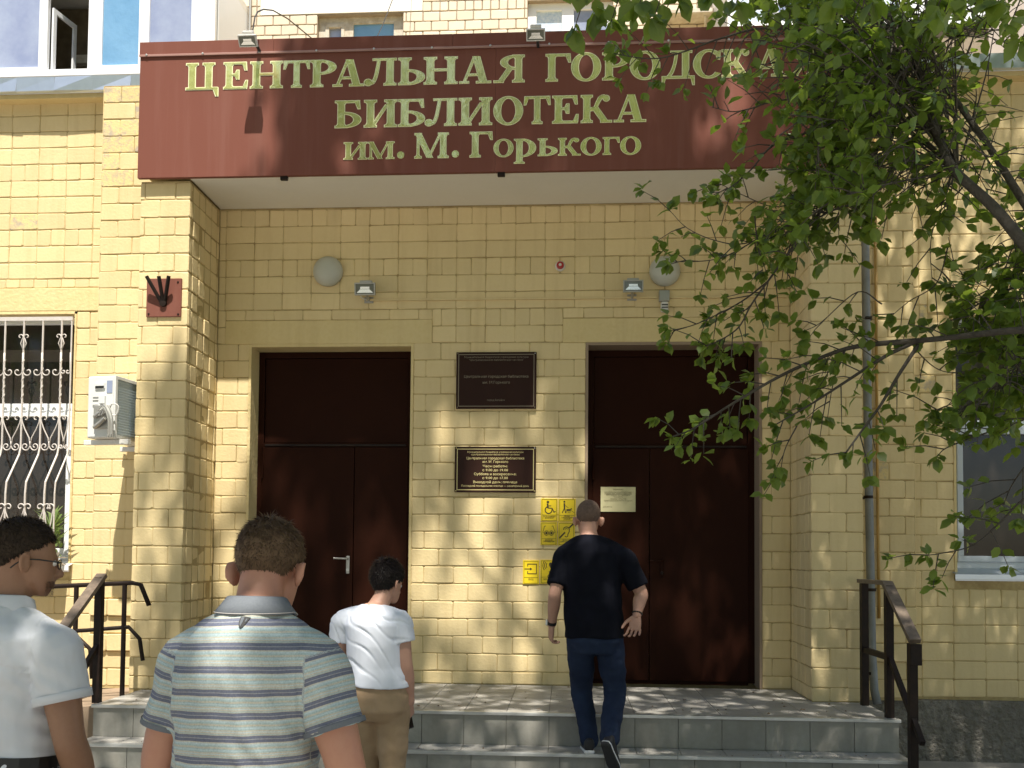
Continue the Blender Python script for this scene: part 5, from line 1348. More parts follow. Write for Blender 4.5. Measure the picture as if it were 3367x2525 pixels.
BODY = [(-.16, .11, .09, -.01), (-.06, .155, .11, -.01), (.06, .165, .115, -.005), (.22, .158, .115, .0), (.36, .150, .112, .0), (.55, .160, .115, .0), (.75, .172, .115, -.005), (.88, .150, .098, -.015), (.97, .10, .075, -.02), (1.04, .065, .06, -.02)]

M['eyewhite'] = mat('eye_white', (.75, .73, .70), .25); M['iris'] = mat('eye_iris', (.10, .06, .03), .2)
M['skin1'] = mat('reddish_skin', (.46, .235, .155), .55, noise=[(14, .45), (90, .25)], col2=(.40, .165, .11), bump=(160, .15, .002))
M['skin2'] = mat('tanned_skin', (.32, .17, .10), .5, noise=[(14, .45), (90, .25)], col2=(.24, .115, .065), bump=(160, .15, .002))
M['skin3'] = mat('pink_skin', (.50, .285, .205), .55, noise=[(14, .4)], col2=(.44, .21, .15))
M['hairbrown'] = mat('brown_hair', (.095, .060, .036), .55, island=.28, spec=.12, noise=[(40, .8)], col2=(.13, .085, .05))
M['hairdark'] = mat('dark_hair', (.022, .015, .010), .5, island=.28, spec=.12, noise=[(40, .8)], col2=(.05, .034, .022))
M['hairblack'] = mat('black_hair', (.010, .008, .008), .45, island=.28, spec=.12, noise=[(40, .8)], col2=(.022, .016, .014))
M['hairgrey'] = mat('cropped_grey_brown_hair', (.16, .11, .085), .7, island=.28, spec=.12, noise=[(60, .8)], col2=(.09, .062, .048))
M['shirtwhite'] = mat('white_cotton_shirt', (.66, .68, .72), .8, noise=[(8, .25), (220, .12)], col2=(.56, .58, .63), bump=(500, .1, .001))
M['teewhite'] = mat('white_jersey_tee', (.72, .76, .86), .85, noise=[(9, .2)], col2=(.66, .67, .74))
M['teeblack'] = mat('black_jersey_tee', (.0065, .007, .011), .9, noise=[(12, .6)], col2=(.010, .011, .018), spec=.08)
M['jeans'] = mat('dark_blue_denim', (.012, .018, .040), .85, noise=[(7, .8), (160, .4)], col2=(.028, .042, .08), spec=.1)
M['beigetrousers'] = mat('beige_trousers', (.42, .29, .175), .8, noise=[(7, .5), (150, .2)], col2=(.26, .17, .095))
M['darktrousers'] = mat('dark_grey_trousers', (.03, .033, .04), .8, noise=(120, .4))
M['greytrousers'] = mat('grey_trousers', (.12, .12, .13), .8)
M['collar'] = mat('grey_knit_collar', (.165, .18, .20), .95, spec=.05, noise=[(200, .5)], col2=(.12, .13, .15))
M['sole'] = mat('white_rubber_sole', (.72, .72, .72), .5); M['soledark'] = mat('dark_rubber_sole', (.03, .03, .032), .7, noise=(70, .6)); M['shoeblack'] = mat('black_shoe', (.015, .015, .017), .5)
M['shoegrey'] = mat('grey_shoe', (.2, .2, .2), .6)

def stripe_mat():
    m = bpy.data.materials.new('striped_polo_jersey'); m.use_nodes = True; t = m.node_tree; b = t.nodes['Principled BSDF']; b.inputs['Roughness'].default_value = .85
    at = t.nodes.new('ShaderNodeAttribute'); at.attribute_name = 'stripe'
    dv = t.nodes.new('ShaderNodeMath'); dv.operation = 'DIVIDE'; dv.inputs[1].default_value = .0535; t.links.new(at.outputs['Fac'], dv.inputs[0])
    fr = t.nodes.new('ShaderNodeMath'); fr.operation = 'FRACT'; t.links.new(dv.outputs[0], fr.inputs[0])
    rp = t.nodes.new('ShaderNodeValToRGB'); e = rp.color_ramp; e.interpolation = 'LINEAR'
    navy, navy2, pale, teal, beige, wht = (.125, .138, .195, 1), (.135, .148, .205, 1), (.31, .315, .325, 1), (.31, .41, .425, 1), (.47, .425, .335, 1), (.40, .50, .54, 1)
    stops = [(0, navy), (.125, navy), (.135, pale), (.155, pale), (.165, navy2), (.29, navy2), (.30, beige), (.34, teal), (.40, beige), (.46, wht), (.50, beige), (.58, teal), (.63, wht), (.68, teal), (.74, beige), (.82, teal), (.90, wht), (.985, beige), (1, navy)]
    e.elements[0].position = 0; e.elements[0].color = stops[0][1]; e.elements[1].position = 1; e.elements[1].color = stops[-1][1]
    for p, c in stops[1:-1]:
        x = e.elements.new(p); x.color = c
    t.links.new(fr.outputs[0], rp.inputs[0])
    g = t.nodes.new('ShaderNodeNewGeometry'); n = t.nodes.new('ShaderNodeTexNoise'); n.inputs['Scale'].default_value = 260; t.links.new(g.outputs['Position'], n.inputs['Vector'])
    mx = t.nodes.new('ShaderNodeMixRGB'); mx.blend_type = 'OVERLAY'; mx.inputs[0].default_value = .35; t.links.new(rp.outputs[0], mx.inputs[1]); t.links.new(n.outputs[0], mx.inputs[2])
    t.links.new(mx.outputs[0], b.inputs['Base Color']); return m
M['polo'] = stripe_mat()

def person(label, loc):
    return thing('person', label, 'person')
GZ = -.56
def legs_parts(hips, knees, ankles, r=(.088, .078, .058, .056, .040)):
    out = []
    for h, k, a in zip(hips, knees, ankles):
        h, k, a = Vector(h), Vector(k), Vector(a); out.append(limb([h, h.lerp(k, .5), k, k.lerp(a, .35), a], list(r), 16))
    return out
def arm_parts(sh, el, wr, k=1.0):
    sh, el, wr = Vector(sh), Vector(el), Vector(wr)
    return [limb([sh, sh.lerp(el, .45), el, el.lerp(wr, .32), wr], [.056*k, .050*k, .042*k, .043*k, .028*k], 16)]

# ---- man in the striped polo (nearest)
p = person('man in blue and beige striped polo shirt, seen from behind, head bowed', None)
Y = -5.64
neck = atY(838, 2035, Y-.005); pel = atY(815, 2940, Y+.0); pel.z = GZ+.93; pel.x = -.80; pel.y = Y+.02
wst = pel.lerp(neck, .36)+Vector((0, .01, 0)); chs = pel.lerp(neck, .72)+Vector((0, -.015, 0))
SPN = Spine([pel, wst, chs, neck], -6, -9)
shL, shR = atY(616, 2172, Y+.03), atY(1044, 2188, Y-.03)
elL, elR = atY(526, 2500, Y+.02), atY(1134, 2510, Y-.06)
wrL, wrR = elL+Vector((.02, .13, -.22)), elR+Vector((-.01, .13, -.22))
hO = atY(858, 2008, Y+.06); hf = Vector((.10, 1, -.42)); T1 = head_mtx(hO, hf, (0.03, .30, 1))
hips = [pel+Vector((-.092, 0, -.02)), pel+Vector((.092, 0, -.02))]; kn = [Vector((h.x-.01, h.y+.02, GZ+.50)) for h in hips]; an = [Vector((h.x-.02*s_, h.y-.01, GZ+.09)) for h, s_ in zip(hips, (1, -1))]
parts = [loft_rings(SPN.rings(BODY, .88))]+head_parts(T1, neck+Vector((0, 0, -.02)), 1.03)+legs_parts(hips, kn, an)+arm_parts(shL, elL, wrL, 1.08)+arm_parts(shR, elR, wrR, 1.12)
me = meld(parts, .0065, 3)
for wr, el, sd in ((wrL, elL, Vector((.3, 1, 0))), (wrR, elR, Vector((-.3, 1, 0)))):
    d = (wr-el).normalized(); join_into(me, meld(hand_parts(wr, d, Vector((-1 if wr is wrL else 1, 0, 0)), sd, (22, 35, 25)), .004, 1))
finish(me, 'body', M['skin1'], p)
eyes(T1, p, 1.03)
hair(T1, p, M['hairbrown'], [.192, .168, .150, .122, .082, .066, .062], 17000, .024, 1.03, infl=(.004, .005, .005), messy=.34, fl=.86, thin=lambda d: .62 if (d.z > .78 and -.62 < d.y < .1) else .05)
SH = [(.02, .178, .128, -.004), (.10, .180, .132, -.002), (.22, .178, .132, 0), (.38, .178, .132, 0), (.55, .180, .132, 0), (.72, .184, .130, -.004), (.86, .165, .112, -.012), (.95, .115, .088, -.02), (1.0, .082, .074, -.02), (1.05, .066, .066, -.015)]
def sleeve(sh, el, frac, r0, r1, inn):
    sh, el, inn = Vector(sh), Vector(el), Vector(inn); d = (el-sh)
    return limb([inn, sh, sh+d*frac*.5, sh+d*frac], [r0*.95, r0, (r0+r1)/2, r1], 20, 5, True)
trap = lambda sh, up=.0: limb([neck+Vector((0, -.012, -.012)), neck.lerp(sh, .5)+Vector((0, -.004, .004+up)), Vector(sh)+Vector((0, 0, .004))], [.060, .062, .064], 16)
fL, fR = .66, .66
parts = [loft_rings(SPN.rings(SH), 32), trap(shL), trap(shR), sleeve(shL, elL, fL, .068, .068, shL.lerp(chs, .35)), sleeve(shR, elR, fR, .070, .073, shR.lerp(chs, .35))]
me = meld(parts, .0055, 5)
def fold_polo(c):
    rel = c-pel; h = rel.z
    f = .0040*nz(c, (9, 9, 3))+.0025*nz(c, (16, 16, 9))-.0045*max(0, .28-abs(nz((c.x+.45*c.z, c.y, c.z-.3*c.x), (13, 9, 4))))*1.8+.0008*nz(c, (60, 60, 40))
    for sh, dd in ((shL, (elL-shL).normalized()), (shR, (elR-shR).normalized())):
        t = (c-sh).dot(dd); sd = 1 if sh is shR else -1
        if abs((c.x-sh.x)*sd+.022) < .0045 and -.06 < t < .16: f -= .0022
    for sh in (shL, shR):                          # diagonal pulls below the armholes
        d = c-(sh+Vector((-.03*(1 if sh is shR else -1), 0, -.10))); q = d.length
        if q < .28:
            w = (1-q/.28); ph = (d.x*(1 if sh is shR else -1)*.9+d.z*.55)*95; f += .0055*w*math.sin(ph+2*nz(c, (8, 8, 8)))
    if h < .22: f += .004*math.sin(c.z*60+4*nz(c, (7, 7, 4)))*(1-h/.22)
    return f
wrinkle(me, fold_polo)
dL, dR = (elL-shL).normalized(), (elR-shR).normalized()
cL, cR = shL+(elL-shL)*fL, shR+(elR-shR)*fR
pn, rn, fn_, un = SPN.at(1.05); p0_, _, _, u0_ = SPN.at(.02)
pn, rn, fn_, un = SPN.at(1.02)
at_ = me.attributes.new('stripe', 'FLOAT', 'POINT')
vals = []
for v in me.vertices:
    c = v.co; val = None
    for sh, el, dd in ((shL, elL, dL), (shR, elR, dR)):
        t = (c-sh).dot(dd); q = ((c-sh)-dd*t).length; side = (c.x-sh.x)*(1 if sh is shR else -1)
        if side > -.012+.35*max(0, t-.02)*0 and t > -.02 and q < .105 and side > -.045+.0*t: val = .30-t+.012
    if val is None:
        q = abs(c.x-pn.x); val = 2.0+c.z-(-.0)+.10*max(0, (c.z-(neck.z-.16)))*q*3.2+.22*q*q-.035*max(0, c.x-pn.x)
    vals.append(val)
at_.data.foreach_set('value', vals)
shirt = finish(me, 'polo_shirt', M['polo'], p)
# ribbed cuffs, collar and chest emblem
for c_, d_, r_ in ((cL, dL, .0700), (cR, dR, .0755)):
    v, f = loft_path([c_-d_*.012, c_+d_*.001], [r_, r_], 28, False); b = MB(); b.add(v, f); b.build('cuff', M['collar'], shirt, True)
cv, cf = [], []
nC = 40
for j, (hh, rr_s, out_) in enumerate([(.006, .060, .0), (.034, .058, .0), (.044, .059, .002), (.042, .0635, .004), (.026, .070, .008), (.007, .080, .014), (.003, .078, .012)]):
    for k in range(nC):
        a = 2*math.pi*k/nC; back = max(0, -math.sin(a))
        pt = pn+rn*(math.cos(a)*(rr_s+.006+out_))+fn_*(math.sin(a)*(rr_s+.002+out_)+.004)+un*(hh+.010*max(0, math.sin(a))*0-.014*max(0, math.sin(a))-.006*back*(hh < .02))
        cv.append(pt)
for j in range(6):
    for k in range(nC): k2 = (k+1) % nC; cf.append((j*nC+k, j*nC+k2, (j+1)*nC+k2, (j+1)*nC+k))
b = MB(); b.add(cv, cf); col_ = b.build('collar', M['collar'], shirt, True)
b = MB(); b.tube([cv[5*nC+k] for k in range(nC)]+[cv[5*nC]], .0009, 5); b.build('collar_edge', M['grille'], shirt)
# small shield emblem below the collar, laid on the cloth
bvh_o = shirt
dgr = bpy.context.evaluated_depsgraph_get()
ctr = atY(803, 2049, Y)
hit, loc_, nor_, _ = shirt.ray_cast(CAM, (ctr-CAM).normalized())
if not hit: loc_, nor_ = ctr, Vector((0, -1, 0))
ex = Vector((1, 0, 0)); ex = (ex-nor_*ex.dot(nor_)).normalized(); ey = nor_.cross(ex)
if ey.z < 0: ey = -ey
sx_ = .0125
sh_out = [[(-.9, 1.0), (-.2, 1.08), (1.0, .9), (.6, .2), (.0, -.75), (-.45, -1.0), (-.85, -.55), (-1.0, .2)]]
v, f = flat_mesh(sh_out, .0012, lambda x, y, h: loc_+ex*(x*sx_)+ey*(y*sx_*1.3)+nor_*(h+.0015)); b = MB(); b.add(v, f); em = b.build('emblem', M['black'], shirt)
v, f = flat_mesh([[(-.72, .85), (-.15, .9), (-.25, .1), (-.5, -.8), (-.75, -.2)]]+[[(.1, .2), (.35, .75), (.5, .45), (.25, .05)]], .0006, lambda x, y, h: loc_+ex*(x*sx_)+ey*(y*sx_*1.3)+nor_*(h+.0031)); b = MB(); b.add(v, f); b.build('emblem_print', M['collar'], shirt)
# trousers and shoes
TRO = [(-.19, .12, .10, -.01), (-.08, .175, .125, -.01), (.04, .178, .126, -.006), (.15, .168, .122, 0)]
def trousers(SP, hips, kn, an, mt, parent, rr_t=(.102, .090, .074, .072, .062), hemcut=True, st=TRO, fold=.004):
    parts = [loft_rings(SP.rings(st), 28)]+legs_parts(hips, kn, [Vector(a)+Vector((0, 0, -.02)) for a in an], rr_t)
    m_ = meld(parts, .009, 3); wrinkle(m_, lambda c: fold*(nz(c, (8, 8, 14))+.7*nz(c, (20, 20, 26))))
    return finish(m_, 'trousers', mt, parent)
trousers(SPN, hips, kn, an, M['greytrousers'], p)
for a in an:
    u_, s_ = shoe_parts((a.x, a.y-.06, GZ), (a.x, a.y+.21, GZ)); finish(meld([u_], .007, 2), 'shoe', M['shoeblack'], p); b = MB(); b.add(*s_); b.build('sole', M['soledark'], p, True)

# ---- man in the white shirt with glasses, at the left edge
p = person('man in white short-sleeved shirt and thin-framed glasses, at the left edge of the photo', None)
Y = -5.08
neck = atY(18, 2020, Y); pel = atY(0, 2700, Y); pel.x = atY(0, 2400, Y).x; pel.z = GZ+.95
wst = pel.lerp(neck, .36)+Vector((0, .015, 0)); chs = pel.lerp(neck, .72)+Vector((0, -.01, 0))
SPN = Spine([pel, wst, chs, neck], -14, -18)
shR = atY(178, 2135, Y-.04); shL = atY(-160, 2120, Y+.05)
elR = atY(226, 2420, Y-.05); wrR = elR+Vector((.02, .10, -.235)); elL = atY(-215, 2400, Y+.05); wrL = elL+Vector((0, .10, -.235))
hO = atY(62, 1948, Y+.03); T2 = head_mtx(hO, Vector((.86, .74, -.12)), (.05, .05, 1))
hips = [pel+Vector((-.09, .02, -.02)), pel+Vector((.09, -.02, -.02))]; kn = [Vector((h.x, h.y+.02, GZ+.51)) for h in hips]; an = [Vector((h.x, h.y-.01, GZ+.09)) for h in hips]
parts = [loft_rings(SPN.rings(BODY, .86))]+head_parts(T2, neck+Vector((0, 0, -.02)), 1.0, 1.04)+legs_parts(hips, kn, an)+arm_parts(shL, elL, wrL, 1.05)+arm_parts(shR, elR, wrR, 1.12)
me = meld(parts, .0065, 3)
for wr, el, o_ in ((wrL, elL, -1), (wrR, elR, 1)):
    join_into(me, meld(hand_parts(wr, wr-el, Vector((o_, 0, 0)), Vector((0, 1, 0)), (22, 35, 25)), .004, 1))
finish(me, 'body', M['skin2'], p); eyes(T2, p)
hair(T2, p, M['hairdark'], [.186, .176, .150, .140, .104, .078, .070], 13000, .021, infl=(.004, .005, .008), messy=.30, fl=.84)
# stubble beard on chin
b = MB()
for k in range(1400):
    a = random.uniform(-1.25, 1.25); z = random.uniform(-.004, .045); rr_b = .046+.012*(z/.045); q0 = Vector((math.sin(a)*(rr_b+.006), .050+math.cos(a)*.046-.002, z)); d_ = Vector((math.sin(a)*.5, math.cos(a), -.5)).normalized()*.008; s1 = Vector((.0009, 0, 0))
    vv = [T2 @ (q0-s1), T2 @ (q0+s1), T2 @ (q0+d_)]; b.add(vv, [(0, 1, 2)])
b.build('beard', M['hairdark'], p)['kind'] = 'stuff'
# glasses
b = MB()
for sx in (-1, 1):
    ctr_ = Vector((sx*.033, .102, .100))
    b.tube([T2 @ (ctr_+Vector((.024*math.cos(a), -.004*abs(math.cos(a)), .016*math.sin(a)))) for a in np.linspace(0, 2*math.pi, 20)], .0016, 6)
    b.tube([T2 @ Vector(q_) for q_ in [(sx*.057, .100, .106), (sx*.072, .092, .106), (sx*.081, .03, .108), (sx*.084, -.012, .106), (sx*.084, -.034, .088), (sx*.082, -.046, .074)]], .0022, 6)
b.tube([T2 @ Vector(q_) for q_ in [(-.010, .103, .103), (0, .107, .106), (.010, .103, .103)]], .0016, 6)
gl_ = b.build('glasses', M['black'], p)
b = MB()
for sx in (-1, 1): b.add([T2 @ Vector((sx*.033+.023*math.cos(a), .101, .100+.015*math.sin(a))) for a in np.linspace(0, 2*math.pi, 17)[:-1]], [tuple(range(16))])
gm = bpy.data.materials.new('clear_lens'); gm.use_nodes = True; gm.node_tree.nodes['Principled BSDF'].inputs['Transmission Weight'].default_value = 1; gm.node_tree.nodes['Principled BSDF'].inputs['Roughness'].default_value = .02; gm.node_tree.nodes['Principled BSDF'].inputs['IOR'].default_value = 1.05
b.build('lens', gm, gl_)
SH2 = [(.06, .186, .135, -.002), (.16, .186, .138, 0), (.30, .182, .136, 0), (.48, .182, .134, 0), (.66, .186, .132, -.002), (.82, .176, .118, -.01), (.93, .125, .092, -.018), (1.0, .086, .078, -.02), (1.05, .068, .068, -.015)]
fL = fR = .60
trap2 = lambda sh: limb([neck+Vector((0, -.010, -.012)), neck.lerp(sh, .5)+Vector((0, 0, .008)), Vector(sh)+Vector((0, 0, .006))], [.060, .064, .066], 16)
parts = [loft_rings(SPN.rings(SH2), 36), trap2(shL), trap2(shR), sleeve(shL, elL, fL, .080, .078, shL.lerp(chs, .35)), sleeve(shR, elR, fR, .082, .082, shR.lerp(chs, .35))]
me = meld(parts, .0055, 5)
def fold_shirt(c):
    f = .0035*nz(c, (9, 9, 5))+.002*nz(c, (22, 22, 14))-.0036*max(0, .26-abs(nz((c.x-.5*c.z, c.y, c.z+.4*c.x), (12, 9, 5))))*1.8
    if abs(c.x-shR.x+.030) < .0045 and c.z > shR.z-.17: f -= .003
    d = c-(shR+Vector((-.05, 0, -.14))); q = d.length
    if q < .26: f += .005*(1-q/.26)*math.sin((d.x*.6+d.z*.8)*100+3*nz(c, (8, 8, 8)))
    h = (c.z-pel.z)
    if h < .30: f += .0055*math.sin(c.z*75+c.x*20+5*nz(c, (7, 7, 5)))*(1-max(0, h-.02)/.28)
    if abs(c.z-(neck.z-.125)+.22*abs(c.x-neck.x)) < .0045 and c.x < shR.x-.03: f -= .0032      # yoke seam
    return f
wrinkle(me, fold_shirt)
dL, dR = (elL-shL).normalized(), (elR-shR).normalized(); cL, cR = shL+(elL-shL)*fL, shR+(elR-shR)*fR
pn, rn, fn_, un = SPN.at(1.05)
pn, rn, fn_, un = SPN.at(1.03)
shirt = finish(me, 'shirt', M['shirtwhite'], p)
for c_, d_, r_ in ((cL, dL, .0795), (cR, dR, .084)):
    v, f = loft_path([c_-d_*.026, c_-d_*.024, c_+d_*.0, c_+d_*.001], [r_, r_+.0015, r_+.0015, r_-.003], 28, False); b = MB(); b.add(v, f); b.build('cuff', M['shirtwhite'], shirt, True)
cv, cf = [], []
for j, (hh, rr_s) in enumerate([(.0, .062), (.036, .060), (.046, .062), (.043, .067), (.012, .074), (-.012, .082), (-.013, .079)]):
    for k in range(nC):
        a = 2*math.pi*k/nC; cv.append(pn+rn*(math.cos(a)*(rr_s+.010))+fn_*(math.sin(a)*(rr_s+.006)+.006)+un*(hh-.018*max(0, math.sin(a))))
b = MB(); b.add(cv, cf or [(j*nC+k, j*nC+(k+1) % nC, (j+1)*nC+(k+1) % nC, (j+1)*nC+k) for j in range(6) for k in range(nC)]); b.build('collar', M['shirtwhite'], shirt, True)
trousers(SPN, hips, kn, an, M['darktrousers'], p, st=[(-.19, .12, .10, -.01), (-.08, .178, .128, -.01), (.04, .186, .136, -.004), (.14, .184, .136, 0)])
b = MB(); pb, rb, fb, ub = SPN.at(.135)
v, f = loft_rings([(pb-ub*.018, rb, fb, .190, .142), (pb+ub*.018, rb, fb, .190, .142)], 32); b.add(v, f); b.build('belt', M['black'], p)
for a in an:
    u_, s_ = shoe_parts((a.x, a.y-.06, GZ), (a.x, a.y+.21, GZ)); finish(meld([u_], .007, 2), 'shoe', M['shoeblack'], p); b = MB(); b.add(*s_); b.build('sole', M['soledark'], p, True)

# ---- woman in white tee with a phone
p = person('woman with short black hair in white tee and beige trousers, holding a phone', None)
Y = -2.82
neck = atY(1232, 2000, Y); pel = atY(1243, 2370, Y); pel.z = GZ+.86
wst = pel.lerp(neck, .34)+Vector((.0, .0, 0)); chs = pel.lerp(neck, .72)+Vector((0, -.02, 0))
SPN = Spine([pel, wst, chs, neck], -12, -6)
shL, shR = atY(1128, 2045, Y+.02), atY(1308, 2047, Y-.02)
elL, elR = atY(1112, 2165, Y+.06), atY(1327, 2180, Y-.03)
wrL, wrR = elL+Vector((.02, .17, -.14)), atY(1345, 2308, Y+.03)
hO = atY(1268, 1975, Y+.06); T3 = head_mtx(hO, Vector((.62, 1, -.22)), (.02, .15, 1))
hips = [pel+Vector((-.085, .01, -.03)), pel+Vector((.085, -.01, -.03))]
kn = [Vector((hips[0].x+.02, hips[0].y+.06, GZ+.46)), Vector((hips[1].x+.0, hips[1].y+.0, GZ+.45))]; an = [Vector((hips[0].x+.03, hips[0].y-.02, GZ+.09)), Vector((hips[1].x, hips[1].y-.03, GZ+.09))]
BW = [(-.20, .11, .09, -.01), (-.08, .170, .120, -.015), (.06, .172, .118, -.01), (.22, .150, .110, 0), (.38, .138, .105, 0), (.58, .145, .112, .004), (.76, .150, .105, -.005), (.88, .128, .085, -.012), (.97, .082, .062, -.016), (1.05, .052, .050, -.016)]
parts = [loft_rings(SPN.rings(BW, .90))]+head_parts(T3, neck+Vector((0, 0, -.02)), .93, .92)+legs_parts(hips, kn, an)+arm_parts(shL, elL, wrL, 1.1)+arm_parts(shR, elR, wrR, 1.18)
me = meld(parts, .007, 3)
hd = (wrR-elR).normalized()
join_into(me, meld(hand_parts(wrR, hd+Vector((0, .1, -.1)), Vector((1, -.25, 0)), Vector((.1, 1, .1)), (45, 60, 30), 1.0, .92, 20), .0038, 1))
join_into(me, meld(hand_parts(wrL, wrL-elL, Vector((-1, 0, 0)), Vector((0, .3, 1)), (22, 35, 25), 1.0, .92), .004, 1))
finish(me, 'body', M['skin3'], p); eyes(T3, p, .93)
hair(T3, p, M['hairblack'], [.178, .160, .125, .112, .068, .052, .048], 9000, .040, .93, infl=(.016, .018, .022), messy=.35, fl=.8, wid=.002)
SW = [(.16, .186, .138, -.004), (.24, .182, .136, 0), (.38, .166, .126, 0), (.58, .162, .126, .004), (.76, .164, .116, -.005), (.88, .142, .098, -.012), (.96, .098, .076, -.016), (1.03, .064, .060, -.016)]
fL = fR = .50
trap3 = lambda sh: limb([neck+Vector((0, -.008, -.02)), neck.lerp(sh, .5)+Vector((0, 0, .0)), Vector(sh)+Vector((0, 0, .004))], [.050, .058, .066], 16)
parts = [loft_rings(SPN.rings(SW), 32), trap3(shL), trap3(shR), sleeve(shL, elL, fL, .068, .068, shL.lerp(chs, .35)), sleeve(shR, elR, fR, .080, .082, shR.lerp(chs, .35))]
me = meld(parts, .0062, 3)
def fold_tee(c):
    d = Vector((c.x-pel.x, 0, c.z-pel.z)); f = -.020*max(0, .42-abs(math.sin((d.x*.9+d.z*.8)*34+3.5*nz(c, (6, 6, 4)))))*max(0, min(1, (.52-abs(d.z-.24))/.30))*(.6+.8*nz(c, (9, 9, 9)))
    return f+.004*nz(c, (10, 10, 7))
wrinkle(me, fold_tee)
dL, dR = (elL-shL).normalized(), (elR-shR).normalized(); cL, cR = shL+(elL-shL)*fL, shR+(elR-shR)*fR; pn, rn, fn_, un = SPN.at(1.03); p0_, _, _, u0_ = SPN.at(.16)
finish(me, 't_shirt', M['teewhite'], p)
trousers(SPN, hips, kn, an, M['beigetrousers'], p, (.098, .088, .070, .066, .058), st=[(-.20, .12, .10, -.01), (-.08, .182, .135, -.015), (.06, .180, .130, -.008), (.20, .162, .122, 0)], fold=.006)
for a in an:
    u_, s_ = shoe_parts((a.x, a.y-.055, GZ), (a.x, a.y+.18, GZ)); finish(meld([u_], .007, 2), 'shoe', M['shoegrey'], p); b = MB(); b.add(*s_); b.build('sole', M['sole'], p, True)
pc = wrR+(hd+Vector((0, .1, -.1))).normalized()*.085+Vector((-.016, .012, 0))
ph = thing('mobile_phone', 'dark mobile phone held low in the hand of the woman in white', 'phone', pc)
ph.rotation_euler = (R(-14), R(4), R(80))
MB().box(-.037, .037, -.0045, .0045, -.075, .075, .004).build('case', M['black'], ph); MB().box(-.033, .033, -.0052, -.0048, -.069, .069).build('screen', M['glassdark'], ph); MB().box(.010, .030, .0046, .0062, .045, .066, .001).build('camera', M['alu'], ph)

# ---- man in black stepping up
p = person('man in black tee and dark jeans stepping up towards the right door', None)
Y = -1.58
neck = atY(1938, 1772, Y+.05); pel = atY(1955, 2085, Y-.01)
wst = pel.lerp(neck, .36)+Vector((0, -.01, 0)); chs = pel.lerp(neck, .72)+Vector((0, -.015, 0))
SPN = Spine([pel, wst, chs, neck], -4, -4)
shL, shR = atY(1858, 1826, Y+.03), atY(2052, 1838, Y+.0)
elL, elR = atY(1826, 1945, Y-.06), atY(2108, 1950, Y-.02)
wrL, wrR = atY(1814, 2056, Y+.06), atY(2094, 2024, Y-.10)
hO = atY(1934, 1762, Y+.075); T4 = head_mtx(hO, Vector((-.05, 1, -.16)), (.0, .12, 1))
hips = [pel+Vector((-.093, 0, -.01)), pel+Vector((.093, 0, -.01))]
anL = Vector((atY(1938, 2425, -1.55).x, -1.545, -.23+.085)); anR = atY(2004, 2432, -1.80)
kn = [atY(1912, 2262, -1.40), atY(2022, 2270, -1.52)]
an = [anL, anR]
BB = [(t, a*1.14, b_*1.14, o_) for t, a, b_, o_ in BODY]
parts = [loft_rings(SPN.rings(BB, .84))]+head_parts(T4, neck+Vector((0, 0, -.02)), 1.07, 1.08)+legs_parts(hips, kn, an)+arm_parts(shL, elL, wrL, 1.05)+arm_parts(shR, elR, wrR, 1.08)
me = meld(parts, .0075, 3)
join_into(me, meld(hand_parts(wrL, (wrL-elL)+Vector((0, 0, -.15)), Vector((-1, -.35, 0)), Vector((-.1, 1, .2)), (26, 38, 25), 1.0, 1.05), .004, 1))
join_into(me, meld(hand_parts(wrR, (wrR-elR)+Vector((-.03, .0, -.2)), Vector((.35, 1, 0)), Vector((-1, .3, .1)), (16, 28, 20), 1.25, 1.05, 48), .004, 1))
finish(me, 'body', M['skin3'], p); eyes(T4, p, 1.07)
hair(T4, p, M['hairgrey'], [.182, .166, .148, .124, .088, .076, .072], 5000, .006, 1.07, infl=(.0025, .003, .003), messy=.2)
SB = [(-.04, .202, .145, -.004), (.08, .205, .150, 0), (.25, .202, .150, 0), (.45, .200, .148, 0), (.62, .204, .146, 0), (.78, .200, .136, -.005), (.89, .165, .110, -.014), (.96, .112, .084, -.02), (1.03, .072, .068, -.018)]
fL = fR = .84
trap4 = lambda sh: limb([neck+Vector((0, -.010, -.018)), neck.lerp(sh, .5)+Vector((0, 0, .006)), Vector(sh)+Vector((0, 0, .006))], [.062, .068, .070], 16)
parts = [loft_rings(SPN.rings(SB), 32), trap4(shL), trap4(shR), sleeve(shL, elL, fL, .078, .072, shL.lerp(chs, .4)), sleeve(shR, elR, fR, .080, .076, shR.lerp(chs, .4))]
me = meld(parts, .0085, 3); wrinkle(me, lambda c: .005*nz(c, (8, 8, 5))+.004*math.sin(c.z*45+c.x*25+4*nz(c, (6, 6, 6)))*max(0, 1-(c.z-pel.z)/.45))
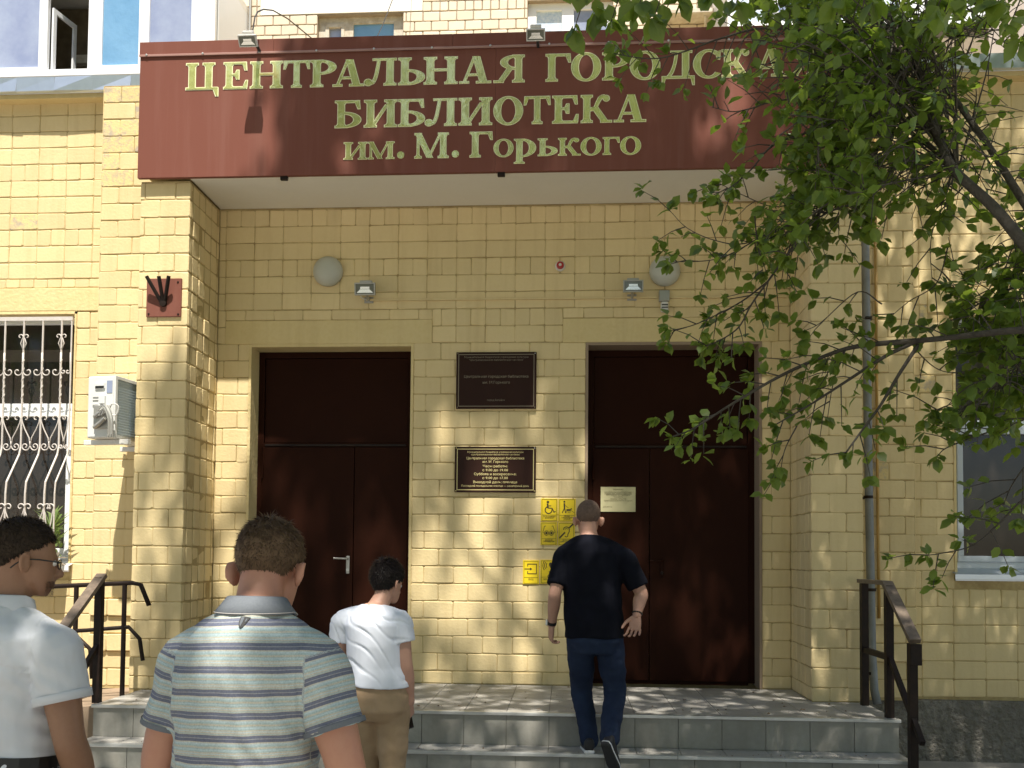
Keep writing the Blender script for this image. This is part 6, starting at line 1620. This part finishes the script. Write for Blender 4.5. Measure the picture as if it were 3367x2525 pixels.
dL, dR = (elL-shL).normalized(), (elR-shR).normalized(); cL, cR = shL+(elL-shL)*fL, shR+(elR-shR)*fR; pn, rn, fn_, un = SPN.at(1.03); p0_, _, _, u0_ = SPN.at(-.04)
finish(me, 't_shirt', M['teeblack'], p)
tj = trousers(SPN, hips, kn, [anL+Vector((0, 0, .015)), anR+Vector((0, .01, .02))], M['jeans'], p, (.104, .094, .078, .072, .066), st=[(-.20, .12, .10, -.01), (-.08, .180, .130, -.012), (.05, .182, .134, -.006), (.16, .178, .132, 0)], fold=.007)
tj.name = 'jeans'
u_, s_ = shoe_parts((anL.x, -1.545-.075, -.226), (anL.x-.02, -1.405, -.226)); finish(meld([u_], .006, 2), 'shoe', M['shoeblack'], p); b = MB(); b.add(*s_); b.build('sole', M['sole'], p, True)
hl_ = atY(1988, 2448, -1.90); tt_ = hl_+Vector((.075, .13, -.215))
u_, s_ = shoe_parts(hl_, tt_); finish(meld([u_], .006, 2), 'shoe', M['shoeblack'], p); b = MB(); b.add(*s_); b.build('sole', M['soledark'], p, True)
v, f = shoe_parts(hl_+Vector((.004, .008, .005)), tt_+Vector((.004, .008, .005)))[1]; b = MB(); b.add(v, f); b.build('midsole', M['sole'], p, True)
d_ = (wrL-elL).normalized(); v, f = loft_path([wrL-d_*.034, wrL-d_*.010], [.033, .032], 18, True); b = MB(); b.add(v, f); wt = b.build('watch_strap', M['black'], p); b = MB().box(-.018, .018, -.008, .008, -.020, .020, .004); wb = b.build('watch_face', M['alu'], wt); wb.location = wrL-d_*.022+Vector((-.034, -.006, 0)); wb.rotation_euler = (0, R(8), R(80))
d_ = (wrR-elR).normalized(); b = MB()
T_, U_ = frames([wrR-d_*.03, wrR]); uu = U_[0]; vv_ = T_[0].cross(uu)
for k in range(16):
    a = 2*math.pi*k/16; c_ = wrR-d_*.016+(uu*math.cos(a)+vv_*math.sin(a))*.031
    b.add(*ellipsoid((c_.x, c_.y, c_.z), (.0062, .0062, .0062), Matrix.Identity(4), 8, 6))
b.build('bracelet', M['black'], p, True)
